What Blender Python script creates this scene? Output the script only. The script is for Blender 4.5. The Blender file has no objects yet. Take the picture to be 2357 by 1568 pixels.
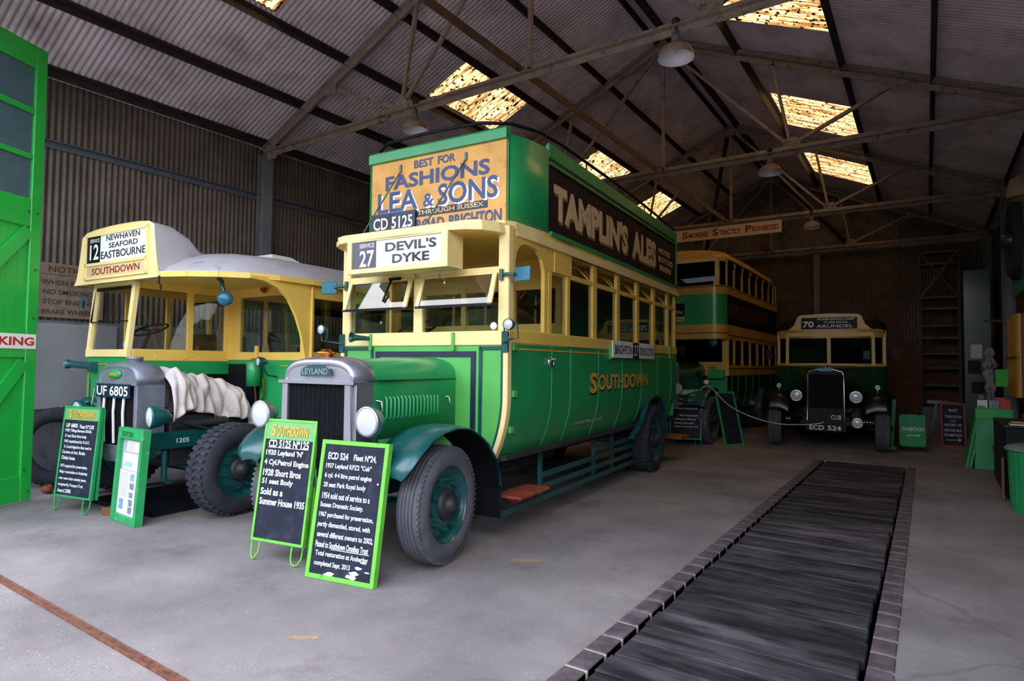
import bpy, math, random
from mathutils import Vector, Matrix
S = bpy.context.scene
COL = S.collection
random.seed(7)
R = math.radians
PI = math.pi

# ---------------------------------------------------------------- camera
HC = 1.6
yaw, pitch, roll = R(-34.125), R(2.24), R(0.58)
fwd = Vector((math.sin(yaw) * math.cos(pitch), math.cos(yaw) * math.cos(pitch), math.sin(pitch)))
rt = Vector((math.cos(yaw), -math.sin(yaw), 0))
up = rt.cross(fwd)
cr = math.cos(roll) * rt + math.sin(roll) * up
cu = -math.sin(roll) * rt + math.cos(roll) * up
cd = bpy.data.cameras.new('camera')
cd.sensor_width = 36.0
cd.lens = 36.0 * 1408.0 / 2357.0
cd.clip_start, cd.clip_end = 0.05, 200
cam = bpy.data.objects.new('camera', cd)
COL.objects.link(cam)
cam.matrix_world = Matrix(((cr.x, cu.x, -fwd.x, 0), (cr.y, cu.y, -fwd.y, 0), (cr.z, cu.z, -fwd.z, HC), (0, 0, 0, 1)))
S.camera = cam

# ---------------------------------------------------------------- sky, sun, exposure
S.view_settings.view_transform = 'Standard'
S.view_settings.look = 'None'
S.view_settings.exposure = EXPOSURE = 2.55
S.view_settings.gamma = 1.0
S.view_settings.use_curve_mapping = False
S.cycles.use_denoising = True
S.cycles.max_bounces = 8
S.cycles.diffuse_bounces = 4
S.cycles.glossy_bounces = 4
S.cycles.transmission_bounces = 6
S.cycles.transparent_max_bounces = 16
S.cycles.sample_clamp_indirect = 4.0
S.cycles.caustics_reflective = False
S.cycles.caustics_refractive = False

W = bpy.data.worlds.new('world')
S.world = W
W.use_nodes = True
nt = W.node_tree
nt.nodes.clear()
def N(t, kind, **kw):
    n = t.nodes.new(kind)
    for k, v in kw.items():
        setattr(n, k, v)
    return n
tc = N(nt, 'ShaderNodeTexCoord')
sep = N(nt, 'ShaderNodeSeparateXYZ')
nt.links.new(tc.outputs['Generated'], sep.inputs[0])
ramp = N(nt, 'ShaderNodeValToRGB')
nt.links.new(sep.outputs['Z'], ramp.inputs[0])
e = ramp.color_ramp.elements
e[0].position, e[0].color = 0.0, (0.80, 0.83, 0.88, 1)
e[1].position, e[1].color = 1.0, (0.22, 0.40, 0.80, 1)
x = ramp.color_ramp.elements.new(0.35); x.color = (0.42, 0.58, 0.90, 1)
noi = N(nt, 'ShaderNodeTexNoise')
noi.inputs['Scale'].default_value = 3.0
noi.inputs['Detail'].default_value = 5.0
nt.links.new(tc.outputs['Generated'], noi.inputs['Vector'])
cr2 = N(nt, 'ShaderNodeValToRGB')
cr2.color_ramp.elements[0].position = 0.38
cr2.color_ramp.elements[1].position = 0.60
nt.links.new(noi.outputs['Fac'], cr2.inputs[0])
mx = N(nt, 'ShaderNodeMixRGB')
mx.inputs['Color2'].default_value = (0.95, 0.97, 1.0, 1)
nt.links.new(cr2.outputs['Color'], mx.inputs['Fac'])
nt.links.new(ramp.outputs['Color'], mx.inputs['Color1'])
bg = N(nt, 'ShaderNodeBackground')
bg.inputs['Strength'].default_value = 1.0
nt.links.new(mx.outputs['Color'], bg.inputs['Color'])
wo = N(nt, 'ShaderNodeOutputWorld')
nt.links.new(bg.outputs[0], wo.inputs[0])

sd = bpy.data.lights.new('sun', 'SUN')
sd.energy = 1.1
sd.angle = R(1.0)
sd.color = (1.0, 0.90, 0.74)
sun = bpy.data.objects.new('sun', sd)
COL.objects.link(sun)
sun.rotation_euler = Vector((-0.25, -0.55, -0.85)).to_track_quat('-Z', 'Y').to_euler()   # high, behind the shed

# ---------------------------------------------------------------- helpers
def srgb(c):
    out = []
    for v in c:
        v /= 255.0
        out.append(v / 12.92 if v <= 0.04045 else ((v + 0.055) / 1.055) ** 2.4)
    return tuple(out) + (1.0,)

MATS = {}
def pm(name, c, rough=0.5, metal=0.0, var=0.12, scale=6.0, bump=0.0, bscale=40.0, coat=0.0, c2=None, lo=0.55, hi=0.7, spec=0.5):
    """procedural paint / metal / wood: noise-varied base colour, optional second colour in patches, optional bump"""
    m = bpy.data.materials.new(name)
    m.use_nodes = True
    t = m.node_tree
    b = t.nodes['Principled BSDF']
    b.inputs['Roughness'].default_value = rough
    b.inputs['Metallic'].default_value = metal
    b.inputs['Coat Weight'].default_value = coat
    b.inputs['Coat Roughness'].default_value = 0.15
    b.inputs['Specular IOR Level'].default_value = spec
    co = N(t, 'ShaderNodeTexCoord')
    n1 = N(t, 'ShaderNodeTexNoise')
    n1.inputs['Scale'].default_value = scale
    n1.inputs['Detail'].default_value = 4.0
    t.links.new(co.outputs['Object'], n1.inputs['Vector'])
    col = srgb(c)
    rp = N(t, 'ShaderNodeValToRGB')
    rp.color_ramp.elements[0].position = 0.3
    rp.color_ramp.elements[1].position = 0.7
    rp.color_ramp.elements[0].color = tuple(v * (1 - var) for v in col[:3]) + (1,)
    rp.color_ramp.elements[1].color = tuple(min(1, v * (1 + var)) for v in col[:3]) + (1,)
    t.links.new(n1.outputs['Fac'], rp.inputs[0])
    src = rp.outputs['Color']
    if c2 is not None:
        n2 = N(t, 'ShaderNodeTexNoise')
        n2.inputs['Scale'].default_value = scale * 1.7
        n2.inputs['Detail'].default_value = 6.0
        n2.inputs['Roughness'].default_value = 0.65
        t.links.new(co.outputs['Object'], n2.inputs['Vector'])
        r2 = N(t, 'ShaderNodeValToRGB')
        r2.color_ramp.elements[0].position = lo
        r2.color_ramp.elements[1].position = hi
        t.links.new(n2.outputs['Fac'], r2.inputs[0])
        mm = N(t, 'ShaderNodeMixRGB')
        mm.inputs['Color2'].default_value = srgb(c2)
        t.links.new(r2.outputs['Color'], mm.inputs['Fac'])
        t.links.new(src, mm.inputs['Color1'])
        src = mm.outputs['Color']
    t.links.new(src, b.inputs['Base Color'])
    if bump > 0:
        n3 = N(t, 'ShaderNodeTexNoise')
        n3.inputs['Scale'].default_value = bscale
        n3.inputs['Detail'].default_value = 5.0
        t.links.new(co.outputs['Object'], n3.inputs['Vector'])
        bp = N(t, 'ShaderNodeBump')
        bp.inputs['Strength'].default_value = bump
        bp.inputs['Distance'].default_value = 0.01
        t.links.new(n3.outputs['Fac'], bp.inputs['Height'])
        t.links.new(bp.outputs['Normal'], b.inputs['Normal'])
    MATS[name] = m
    return m

def glassmat(name, tint, refl=0.10, fk=0.6):
    """thin window pane: tinted see-through plus a fresnel-like mirror coat"""
    m = bpy.data.materials.new(name)
    m.use_nodes = True
    t = m.node_tree
    t.nodes.clear()
    o = N(t, 'ShaderNodeOutputMaterial')
    tr = N(t, 'ShaderNodeBsdfTransparent')
    tr.inputs['Color'].default_value = srgb(tint)
    gl = N(t, 'ShaderNodeBsdfGlossy')
    gl.inputs['Roughness'].default_value = 0.02
    gl.inputs['Color'].default_value = (1, 1, 1, 1)
    lw = N(t, 'ShaderNodeLayerWeight')
    lw.inputs['Blend'].default_value = 0.25
    ad = N(t, 'ShaderNodeMath', operation='MULTIPLY_ADD')
    ad.inputs[1].default_value = fk
    ad.inputs[2].default_value = refl
    ad.use_clamp = True
    t.links.new(lw.outputs['Fresnel'], ad.inputs[0])
    ms = N(t, 'ShaderNodeMixShader')
    t.links.new(ad.outputs[0], ms.inputs[0])
    t.links.new(tr.outputs[0], ms.inputs[1])
    t.links.new(gl.outputs[0], ms.inputs[2])
    t.links.new(ms.outputs[0], o.inputs[0])
    MATS[name] = m
    return m

TXT = {}
def text_mesh(s, bold, ext):
    k = (s, bold, ext)
    if k not in TXT:
        c = bpy.data.curves.new('t', 'FONT')
        c.body = s
        c.offset = bold
        c.extrude = ext
        c.resolution_u = 3
        c.align_x = 'CENTER'
        o = bpy.data.objects.new('t', c)
        me = bpy.data.meshes.new_from_object(o)
        vs = [v.co.copy() for v in me.vertices]
        fs = [tuple(p.vertices) for p in me.polygons]
        bpy.data.objects.remove(o); bpy.data.curves.remove(c); bpy.data.meshes.remove(me)
        TXT[k] = (vs, fs)
    return TXT[k]

class MB:
    """collects geometry for ONE mesh"""
    def __init__(s):
        s.v, s.f, s.sm, s.M = [], [], [], None
    def add(s, vs, fs, smooth=False):
        b = len(s.v)
        for p in vs:
            p = Vector(p)
            s.v.append(s.M @ p if s.M else p)
        for f in fs:
            s.f.append(tuple(i + b for i in f)); s.sm.append(smooth)
        return s
    def box(s, x0, x1, y0, y1, z0, z1):
        if x0 > x1: x0, x1 = x1, x0
        if y0 > y1: y0, y1 = y1, y0
        if z0 > z1: z0, z1 = z1, z0
        return s.add([(x0, y0, z0), (x1, y0, z0), (x1, y1, z0), (x0, y1, z0), (x0, y0, z1), (x1, y0, z1), (x1, y1, z1), (x0, y1, z1)],
              [(0, 3, 2, 1), (4, 5, 6, 7), (0, 1, 5, 4), (1, 2, 6, 5), (2, 3, 7, 6), (3, 0, 4, 7)])
    def beam(s, p, q, w, h, ref=(0, 0, 1)):
        """box section from p to q, w across, h along ref"""
        p, q = Vector(p), Vector(q)
        d = (q - p).normalized()
        r = Vector(ref)
        a = d.cross(r)
        if a.length < 1e-4:
            a = d.cross(Vector((1, 0, 0)))
        a.normalize()
        b = a.cross(d).normalized()
        a *= w / 2; b *= h / 2
        vs = [p - a - b, p + a - b, p + a + b, p - a + b, q - a - b, q + a - b, q + a + b, q - a + b]
        return s.add(vs, [(0, 3, 2, 1), (4, 5, 6, 7), (0, 1, 5, 4), (1, 2, 6, 5), (2, 3, 7, 6), (3, 0, 4, 7)])
    def angle(s, p, q, w, t=0.012, ref=(0, 0, 1), flip=1):
        """L-section steel from p to q"""
        p, q = Vector(p), Vector(q)
        d = (q - p).normalized(); r = Vector(ref)
        a = d.cross(r)
        if a.length < 1e-4: a = d.cross(Vector((1, 0, 0)))
        a.normalize(); a *= flip
        b = d.cross(a).normalized()
        if b.dot(r) < 0: b = -b
        prof = [(0, 0), (w, 0), (w, t), (t, t), (t, w), (0, w)]
        n = 6
        vs = [p + a * u + b * v for u, v in prof] + [q + a * u + b * v for u, v in prof]
        return s.add(vs, [(i, (i + 1) % n, (i + 1) % n + n, i + n) for i in range(n)] + [tuple(range(n))[::-1], tuple(range(n, 2 * n))])
    def tube(s, pts, r, n=8, closed=False, caps=True, rs=None):
        pts = [Vector(p) for p in pts]
        m = len(pts)
        t0 = (pts[1] - pts[0]).normalized()
        a = t0.orthogonal().normalized()
        rings = []
        for i in range(m):
            if closed:
                t = (pts[(i + 1) % m] - pts[i - 1]).normalized()
            else:
                t = (pts[min(i + 1, m - 1)] - pts[max(i - 1, 0)]).normalized()
            a = (a - t * a.dot(t)).normalized()
            b = t.cross(a)
            rr = rs[i] if rs else r
            rings.append([pts[i] + (a * math.cos(2 * PI * k / n) + b * math.sin(2 * PI * k / n)) * rr for k in range(n)])
        return s.loft(rings, closed_v=closed, caps=caps and not closed)
    def loft(s, rings, closed_v=False, closed_u=True, caps=True, smooth=True):
        n = len(rings[0]); m = len(rings)
        vs = [p for r in rings for p in r]
        fs = []
        for i in range(m if closed_v else m - 1):
            for k in range(n if closed_u else n - 1):
                k2 = (k + 1) % n; i2 = (i + 1) % m
                fs.append((i * n + k, i * n + k2, i2 * n + k2, i2 * n + k))
        s.add(vs, fs, smooth)
        if caps:
            s.add([p for p in rings[0]], [tuple(range(n))[::-1]])
            s.add([p for p in rings[-1]], [tuple(range(n))])
        return s
    def lathe(s, prof, c=(0, 0, 0), axis=(0, 0, 1), n=24, smooth=True, closed=False, a0=0, a1=2 * PI):
        c, ax = Vector(c), Vector(axis).normalized()
        u = ax.orthogonal().normalized(); w = ax.cross(u)
        full = abs(a1 - a0 - 2 * PI) < 1e-6
        k_ = n if full else n + 1
        rings = [[c + ax * z + (u * math.cos(a0 + (a1 - a0) * k / n) + w * math.sin(a0 + (a1 - a0) * k / n)) * max(r, 1e-5) for k in range(k_)] for r, z in prof]
        return s.loft(rings, closed_v=closed, closed_u=full, caps=False, smooth=smooth)
    def disc(s, c, axis, r, n=24):
        c, ax = Vector(c), Vector(axis).normalized()
        u = ax.orthogonal().normalized(); w = ax.cross(u)
        return s.add([c + (u * math.cos(2 * PI * k / n) + w * math.sin(2 * PI * k / n)) * r for k in range(n)], [tuple(range(n))])
    def cyl(s, p, q, r, n=16, r2=None):
        p, q = Vector(p), Vector(q)
        return s.tube([p, q], r, n, rs=[r, r if r2 is None else r2])
    def ball(s, c, r, n=12, sc=(1, 1, 1)):
        c = Vector(c)
        rings = []
        m = n // 2
        for i in range(m + 1):
            th = PI * i / m
            rr = max(math.sin(th), 1e-4)
            rings.append([c + Vector((rr * math.cos(2 * PI * k / n) * sc[0], rr * math.sin(2 * PI * k / n) * sc[1], -math.cos(th) * sc[2])) * r for k in range(n)])
        return s.loft(rings, caps=False)
    def prism(s, poly, f0, f1, smooth=False):
        """2-D polygon mapped by f0 and f1 to the two faces"""
        n = len(poly)
        a = [Vector(f0(*p)) for p in poly]; b = [Vector(f1(*p)) for p in poly]
        s.add(a + b, [(i, (i + 1) % n, (i + 1) % n + n, i + n) for i in range(n)], smooth)
        s.add(a, [tuple(range(n))[::-1]]); s.add(b, [tuple(range(n))])
        return s
    def px(s, poly, x0, x1):          # polygon in y,z
        return s.prism(poly, lambda a, b: (x0, a, b), lambda a, b: (x1, a, b))
    def py(s, poly, y0, y1):          # polygon in x,z
        return s.prism(poly, lambda a, b: (a, y0, b), lambda a, b: (a, y1, b))
    def pz(s, poly, z0, z1):          # polygon in x,y
        return s.prism(poly, lambda a, b: (a, b, z0), lambda a, b: (a, b, z1))
    def grid(s, fn, us, vs_, smooth=True, skip=None, flip=False):
        n = len(us)
        P = [fn(u, v) for v in vs_ for u in us]
        fs = []
        for j in range(len(vs_) - 1):
            for i in range(n - 1):
                if skip and skip(us[i], us[i + 1], vs_[j], vs_[j + 1]):
                    continue
                q = (j * n + i, j * n + i + 1, (j + 1) * n + i + 1, (j + 1) * n + i)
                fs.append(q[::-1] if flip else q)
        return s.add(P, fs, smooth)
    def text(s, st, o, u, v, w, h, bold=0.0, shear=0.0, ext=0.0, nudge=0.003):
        """lettering fitted into a w x h box whose lower-left corner is o"""
        vs, fs = text_mesh(st, bold, ext)
        if not vs: return s
        o, u, v = Vector(o), Vector(u).normalized(), Vector(v).normalized()
        n = u.cross(v)
        x0 = min(p.x for p in vs); x1 = max(p.x for p in vs)
        y0 = min(p.y for p in vs); y1 = max(p.y for p in vs)
        k = max(x1 - x0, 1e-6); l = max(y1 - y0, 1e-6)
        out = []
        for p in vs:
            a = (p.x - x0) / k * w + shear * (p.y - y0) / l * h; b = (p.y - y0) / l * h
            out.append(o + u * a + v * b + n * (nudge + p.z))
        return s.add(out, fs)

def link(o, parent=None):
    COL.objects.link(o)
    if parent is not None:
        o.parent = parent
    return o

def part(name, mb, m, parent=None, bevel=0.0, label=None, seg=1):
    me = bpy.data.meshes.new(name)
    me.from_pydata([tuple(p) for p in mb.v], [], mb.f)
    me.polygons.foreach_set('use_smooth', mb.sm)
    me.materials.append(MATS[m] if isinstance(m, str) else m)
    me.validate()
    me.update()
    o = bpy.data.objects.new(name, me)
    link(o, parent)
    if bevel > 0:
        b = o.modifiers.new('bevel', 'BEVEL')
        b.width = bevel; b.segments = seg; b.limit_method = 'ANGLE'; b.angle_limit = R(40)
    if label: o['label'] = label
    return o

def tag(o, label, cat, group=None):
    o['label'] = label; o['category'] = cat
    if group: o['group'] = group
    return o

def thing(name, label, cat, loc=(0, 0, 0), rz=0.0, group=None, rot=None):
    o = bpy.data.objects.new(name, None)
    o.empty_display_size = 0.2
    o.location = loc
    o.rotation_euler = rot if rot else (0, 0, rz)
    COL.objects.link(o)
    return tag(o, label, cat, group)

def struct(o):
    o['kind'] = 'structure'
    return o

def dup(root, label=None, group=None):
    """a copy of a thing with copies of its parts and sub-parts"""
    r = root.copy(); COL.objects.link(r)
    if label: r['label'] = label
    if group: r['group'] = group
    for ch in list(root.children):
        c = ch.copy(); COL.objects.link(c); c.parent = r
        for g in list(ch.children):
            d = g.copy(); COL.objects.link(d); d.parent = c
    return r

def arc(c, r, a0, a1, n):
    return [(c[0] + r * math.cos(R(a0 + (a1 - a0) * i / n)), c[1] + r * math.sin(R(a0 + (a1 - a0) * i / n))) for i in range(n + 1)]

# ---------------------------------------------------------------- shared materials
pm('green_paint', (34, 150, 84), 0.38, var=0.10, scale=3, coat=0.3)
pm('apple_green', (88, 174, 82), 0.42, var=0.08, scale=4, coat=0.2)
pm('dark_green', (12, 76, 76), 0.32, var=0.15, scale=5, coat=0.4)
pm('deep_green', (8, 60, 34), 0.35, var=0.15, scale=4, coat=0.4)
pm('cream', (244, 218, 150), 0.42, var=0.05, scale=4, coat=0.15)
pm('yellow_cream', (236, 196, 92), 0.42, var=0.07, scale=4, coat=0.15)
pm('off_white', (226, 222, 216), 0.6, var=0.05)
pm('roof_grey', (176, 172, 178), 0.6, var=0.08, scale=3, c2=(120, 114, 120), lo=0.6, hi=0.75)
pm('white_paint', (236, 234, 232), 0.5, var=0.03)
pm('black_paint', (18, 19, 24), 0.5, var=0.2, spec=0.2)
pm('navy', (28, 34, 62), 0.4, var=0.15)
pm('letter_blue', (66, 84, 130), 0.55, var=0.12, scale=20)
pm('letter_black', (30, 32, 44), 0.5, var=0.1)
pm('letter_red', (150, 40, 32), 0.5, var=0.1, scale=15)
pm('letter_gold', (226, 168, 62), 0.4, var=0.15, scale=15)
pm('letter_tan', (216, 190, 142), 0.55, var=0.12, scale=12)
pm('letter_brown', (138, 98, 54), 0.55, var=0.15, scale=12)
pm('orange_board', (226, 168, 88), 0.55, var=0.14, scale=3, c2=(198, 128, 50), lo=0.55, hi=0.8)
pm('brown_board', (40, 24, 26), 0.65, spec=0.2, var=0.2, scale=10)
pm('chalkboard', (34, 37, 50), 0.65, spec=0.2, var=0.2, scale=5, c2=(58, 64, 82), lo=0.5, hi=0.8)
pm('aluminium', (176, 174, 184), 0.34, metal=0.85, var=0.08, scale=6)
pm('dull_metal', (132, 134, 146), 0.42, metal=0.4, var=0.15, scale=8)
pm('chrome', (205, 205, 210), 0.15, metal=1.0, var=0.03)
pm('brass', (190, 120, 50), 0.3, metal=0.9, var=0.2, scale=15)
pm('rubber', (54, 54, 60), 0.8, spec=0.25, var=0.2, scale=8, bump=0.2, bscale=60)
pm('rubber_light', (84, 84, 90), 0.8, var=0.2, scale=10, bump=0.2, bscale=60)
pm('black_core', (15, 16, 21), 0.7, var=0.25, scale=20, spec=0.1)
pm('dark_steel', (40, 40, 44), 0.55, var=0.3, scale=8, c2=(70, 48, 34), lo=0.6, hi=0.75)
pm('lens', (196, 198, 204), 0.12, var=0.03, coat=0.6)
pm('wood_red', (142, 66, 44), 0.6, var=0.3, scale=10)
pm('wood_brown', (120, 72, 34), 0.5, var=0.25, scale=8)
pm('seat_brown', (96, 50, 34), 0.6, var=0.2)
pm('interior_dark', (42, 40, 40), 0.7, var=0.2)
pm('mirror_blue', (34, 104, 128), 0.3, metal=0.2, var=0.15)
glassmat('glass', (240, 244, 242), 0.03)
glassmat('glass_clear', (253, 253, 253), 0.003, 0.12)
glassmat('glass_mirror', (225, 232, 236), 0.11)
glassmat('glass_dim', (150, 156, 154), 0.0, 0.35)
glassmat('glass_dark', (110, 116, 114), 0.005, 0.25)
# ================================================================ the shed
XL, XR, YF, YB = -9.62, 1.62, 1.62, 20.80
ZT = 5.2
RS = 0.4385                      # roof pitch (rise per metre)
XM = -4.0
def zA(x):                       # centre line of the rafters
    return 5.37 + (x + 9.19) * RS if x < XM else 5.37 + (1.18 - x) * RS
TY = [6.256, 10.89, 15.69, 20.53]

pm('roof_tin', (206, 194, 200), 0.55, metal=0.0, var=0.22, scale=1.2, c2=(150, 134, 134), lo=0.5, hi=0.8, bump=0.15, bscale=30)
pm('wall_tin', (96, 84, 78), 0.65, var=0.25, scale=1.5, c2=(78, 62, 52), lo=0.45, hi=0.75)
pm('gable_tin', (110, 104, 104), 0.6, var=0.3, scale=1.5, c2=(66, 50, 42), lo=0.5, hi=0.7)
pm('truss_steel', (150, 134, 124), 0.6, var=0.2, scale=5, c2=(84, 50, 32), lo=0.55, hi=0.68, bump=0.3)
pm('purlin_steel', (44, 36, 34), 0.7, var=0.3, scale=5, c2=(66, 46, 36), lo=0.5, hi=0.7)
pm('column_steel', (112, 112, 118), 0.6, var=0.15, scale=4, c2=(80, 62, 52), lo=0.62, hi=0.75)
pm('rust', (120, 72, 50), 0.85, var=0.3, scale=14, c2=(80, 46, 34), lo=0.45, hi=0.65, bump=0.3)
pm('block_wall', (112, 110, 118), 0.8, var=0.10, scale=3, c2=(78, 76, 82), lo=0.55, hi=0.75)
pm('brick_edge', (96, 82, 84), 0.8, var=0.3, scale=6, c2=(60, 50, 52), lo=0.45, hi=0.7, bump=0.3)

def mat_floor():
    m = bpy.data.materials.new('concrete_floor')
    m.use_nodes = True
    t = m.node_tree; b = t.nodes['Principled BSDF']
    b.inputs['Roughness'].default_value = 0.82
    co = N(t, 'ShaderNodeTexCoord')
    def noise(sc, de=6.0, ro=0.6):
        n = N(t, 'ShaderNodeTexNoise'); n.inputs['Scale'].default_value = sc; n.inputs['Detail'].default_value = de; n.inputs['Roughness'].default_value = ro
        t.links.new(co.outputs['Object'], n.inputs['Vector']); return n.outputs['Fac']
    def ramp_(src, stops):
        r = N(t, 'ShaderNodeValToRGB'); el = r.color_ramp.elements
        el[0].position, el[0].color = stops[0][0], stops[0][1]
        el[1].position, el[1].color = stops[-1][0], stops[-1][1]
        for p, c in stops[1:-1]:
            k = el.new(p); k.color = c
        t.links.new(src, r.inputs[0]); return r.outputs['Color']
    def mix(f, a, c):
        k = N(t, 'ShaderNodeMixRGB')
        t.links.new(f, k.inputs['Fac']); t.links.new(a, k.inputs['Color1'])
        if isinstance(c, tuple): k.inputs['Color2'].default_value = c
        else: t.links.new(c, k.inputs['Color2'])
        return k.outputs['Color']
    base = ramp_(noise(0.9), [(0.3, srgb((108, 98, 96))), (0.5, srgb((132, 121, 118))), (0.72, srgb((154, 142, 137)))])
    base = mix(ramp_(noise(75, 3), [(0.30, (0.8, 0.8, 0.8, 1)), (0.40, (0, 0, 0, 1))]), base, srgb((92, 82, 80)))       # dark grit
    base = mix(ramp_(noise(60, 2), [(0.66, (0, 0, 0, 1)), (0.74, (0.7, 0.7, 0.7, 1))]), base, srgb((206, 196, 186)))    # pale grit
    base = mix(ramp_(noise(1.6, 8, 0.7), [(0.56, (0, 0, 0, 1)), (0.72, (0.6, 0.6, 0.6, 1))]), base, srgb((92, 80, 76)))   # oil
    base = mix(ramp_(noise(2.6, 4), [(0.64, (0, 0, 0, 1)), (0.78, (0.5, 0.5, 0.5, 1))]), base, srgb((128, 98, 80)))       # rust stain
    vo = N(t, 'ShaderNodeTexVoronoi', feature='DISTANCE_TO_EDGE'); vo.inputs['Scale'].default_value = 0.16
    wn = N(t, 'ShaderNodeTexNoise'); wn.inputs['Scale'].default_value = 2.0
    t.links.new(co.outputs['Object'], wn.inputs['Vector'])
    va = N(t, 'ShaderNodeMixRGB', blend_type='ADD'); va.inputs['Fac'].default_value = 0.35
    t.links.new(co.outputs['Object'], va.inputs['Color1']); t.links.new(wn.outputs['Color'], va.inputs['Color2'])
    t.links.new(va.outputs['Color'], vo.inputs['Vector'])
    base = mix(ramp_(vo.outputs['Distance'], [(0.0, (0.75, 0.75, 0.75, 1)), (0.0022, (0, 0, 0, 1))]), base, srgb((110, 100, 98)))  # hairline cracks
    t.links.new(base, b.inputs['Base Color'])
    bp = N(t, 'ShaderNodeBump'); bp.inputs['Strength'].default_value = 0.35; bp.inputs['Distance'].default_value = 0.006
    t.links.new(noise(70, 4), bp.inputs['Height']); t.links.new(bp.outputs['Normal'], b.inputs['Normal'])
    MATS['concrete_floor'] = m
mat_floor()

def mat_plank():
    m = pm('plank', (84, 77, 79), 0.8, spec=0.2, var=0.4, scale=3, c2=(40, 35, 37), lo=0.40, hi=0.62, bump=0.4, bscale=30)
    t = m.node_tree; b = t.nodes['Principled BSDF']
    src = b.inputs['Base Color'].links[0].from_socket
    oi = N(t, 'ShaderNodeObjectInfo')
    mr = N(t, 'ShaderNodeMapRange'); mr.inputs['To Min'].default_value = 0.55; mr.inputs['To Max'].default_value = 1.35
    t.links.new(oi.outputs['Random'], mr.inputs['Value'])
    mx = N(t, 'ShaderNodeMixRGB', blend_type='MULTIPLY'); mx.inputs['Fac'].default_value = 1.0
    t.links.new(src, mx.inputs['Color1']); t.links.new(mr.outputs[0], mx.inputs['Color2'])
    t.links.new(mx.outputs['Color'], b.inputs['Base Color'])
    # stretch the grain along the plank and shift it per plank
    for n in t.nodes:
        if n.type == 'TEX_NOISE':
            l = n.inputs['Vector'].links[0]; s_ = l.from_socket
            mp = N(t, 'ShaderNodeMapping'); mp.inputs['Scale'].default_value = (0.35, 1.6, 1)
            ad = N(t, 'ShaderNodeVectorMath', operation='ADD')
            t.links.new(s_, ad.inputs[0]); t.links.new(oi.outputs['Location'], ad.inputs[1])
            t.links.new(ad.outputs[0], mp.inputs[0]); t.links.new(mp.outputs[0], n.inputs['Vector'])
mat_plank()

def mat_skylight():
    m = bpy.data.materials.new('skylight_sheet')
    m.use_nodes = True
    t = m.node_tree; t.nodes.clear()
    o = N(t, 'ShaderNodeOutputMaterial')
    tl = N(t, 'ShaderNodeBsdfTranslucent')
    tr = N(t, 'ShaderNodeBsdfTransparent'); tr.inputs['Color'].default_value = (1.0, 0.72, 0.34, 1)
    df = N(t, 'ShaderNodeBsdfDiffuse'); df.inputs['Color'].default_value = srgb((70, 50, 26))
    co = N(t, 'ShaderNodeTexCoord')
    mp = N(t, 'ShaderNodeMapping'); mp.inputs['Scale'].default_value = (0.6, 9, 0.6)
    t.links.new(co.outputs['Object'], mp.inputs[0])
    n1 = N(t, 'ShaderNodeTexNoise'); n1.inputs['Scale'].default_value = 3; n1.inputs['Detail'].default_value = 5
    t.links.new(mp.outputs[0], n1.inputs['Vector'])
    r1 = N(t, 'ShaderNodeValToRGB')
    r1.color_ramp.elements[0].position, r1.color_ramp.elements[0].color = 0.42, srgb((104, 64, 26))
    r1.color_ramp.elements[1].position, r1.color_ramp.elements[1].color = 0.62, srgb((226, 180, 116))
    t.links.new(n1.outputs['Fac'], r1.inputs[0]); t.links.new(r1.outputs[0], tl.inputs['Color'])
    n2 = N(t, 'ShaderNodeTexNoise'); n2.inputs['Scale'].default_value = 14; n2.inputs['Detail'].default_value = 4
    t.links.new(co.outputs['Object'], n2.inputs['Vector'])
    r2 = N(t, 'ShaderNodeValToRGB'); r2.color_ramp.elements[0].position = 0.54; r2.color_ramp.elements[1].position = 0.62
    t.links.new(n2.outputs['Fac'], r2.inputs[0])
    m1 = N(t, 'ShaderNodeMixShader'); m1.inputs[0].default_value = 0.02
    t.links.new(tl.outputs[0], m1.inputs[1]); t.links.new(tr.outputs[0], m1.inputs[2])
    m2 = N(t, 'ShaderNodeMixShader')
    t.links.new(r2.outputs[0], m2.inputs[0]); t.links.new(m1.outputs[0], m2.inputs[1]); t.links.new(df.outputs[0], m2.inputs[2])
    t.links.new(m2.outputs[0], o.inputs[0])
    MATS['skylight_sheet'] = m
mat_skylight()

def frange(a, b, n):
    return [a + (b - a) * i / n for i in range(n + 1)]

PITCH, AMP = 0.078, 0.017
def corr(o, u, v, n, lu, vs, skip=None, ph=0.0, cusp=1):
    o, u, v, n = Vector(o), Vector(u).normalized(), Vector(v), Vector(n).normalized()
    us = frange(0, lu, int(lu / PITCH * 10))
    mb = MB()
    mb.grid(lambda a, b: o + u * a + v * b + n * (cusp * AMP * (1 - 2 * abs(math.sin(PI * (a + ph) / PITCH)) ** 0.8)), us, vs, True, skip)
    return mb

# floor with the pit left open, apron outside
f = MB()
PX0, PX1, PY0, PY1 = -1.62, -0.16, 1.80, 11.85
f.pz([(XL, YF), (PX0, YF), (PX0, YB), (XL, YB)], -0.25, 0)
f.pz([(PX1, YF), (XR, YF), (XR, YB), (PX1, YB)], -0.25, 0)
f.pz([(PX0, PY1), (PX1, PY1), (PX1, YB), (PX0, YB)], -0.25, 0)
f.pz([(PX0, YF), (PX1, YF), (PX1, PY0), (PX0, PY0)], -0.25, 0)
struct(part('floor', f, 'concrete_floor'))
a = MB(); a.pz([(-30, -25), (22, -25), (22, YF), (-30, YF)], -0.25, -0.004)
struct(part('floor', a, 'concrete_floor'))

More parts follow.
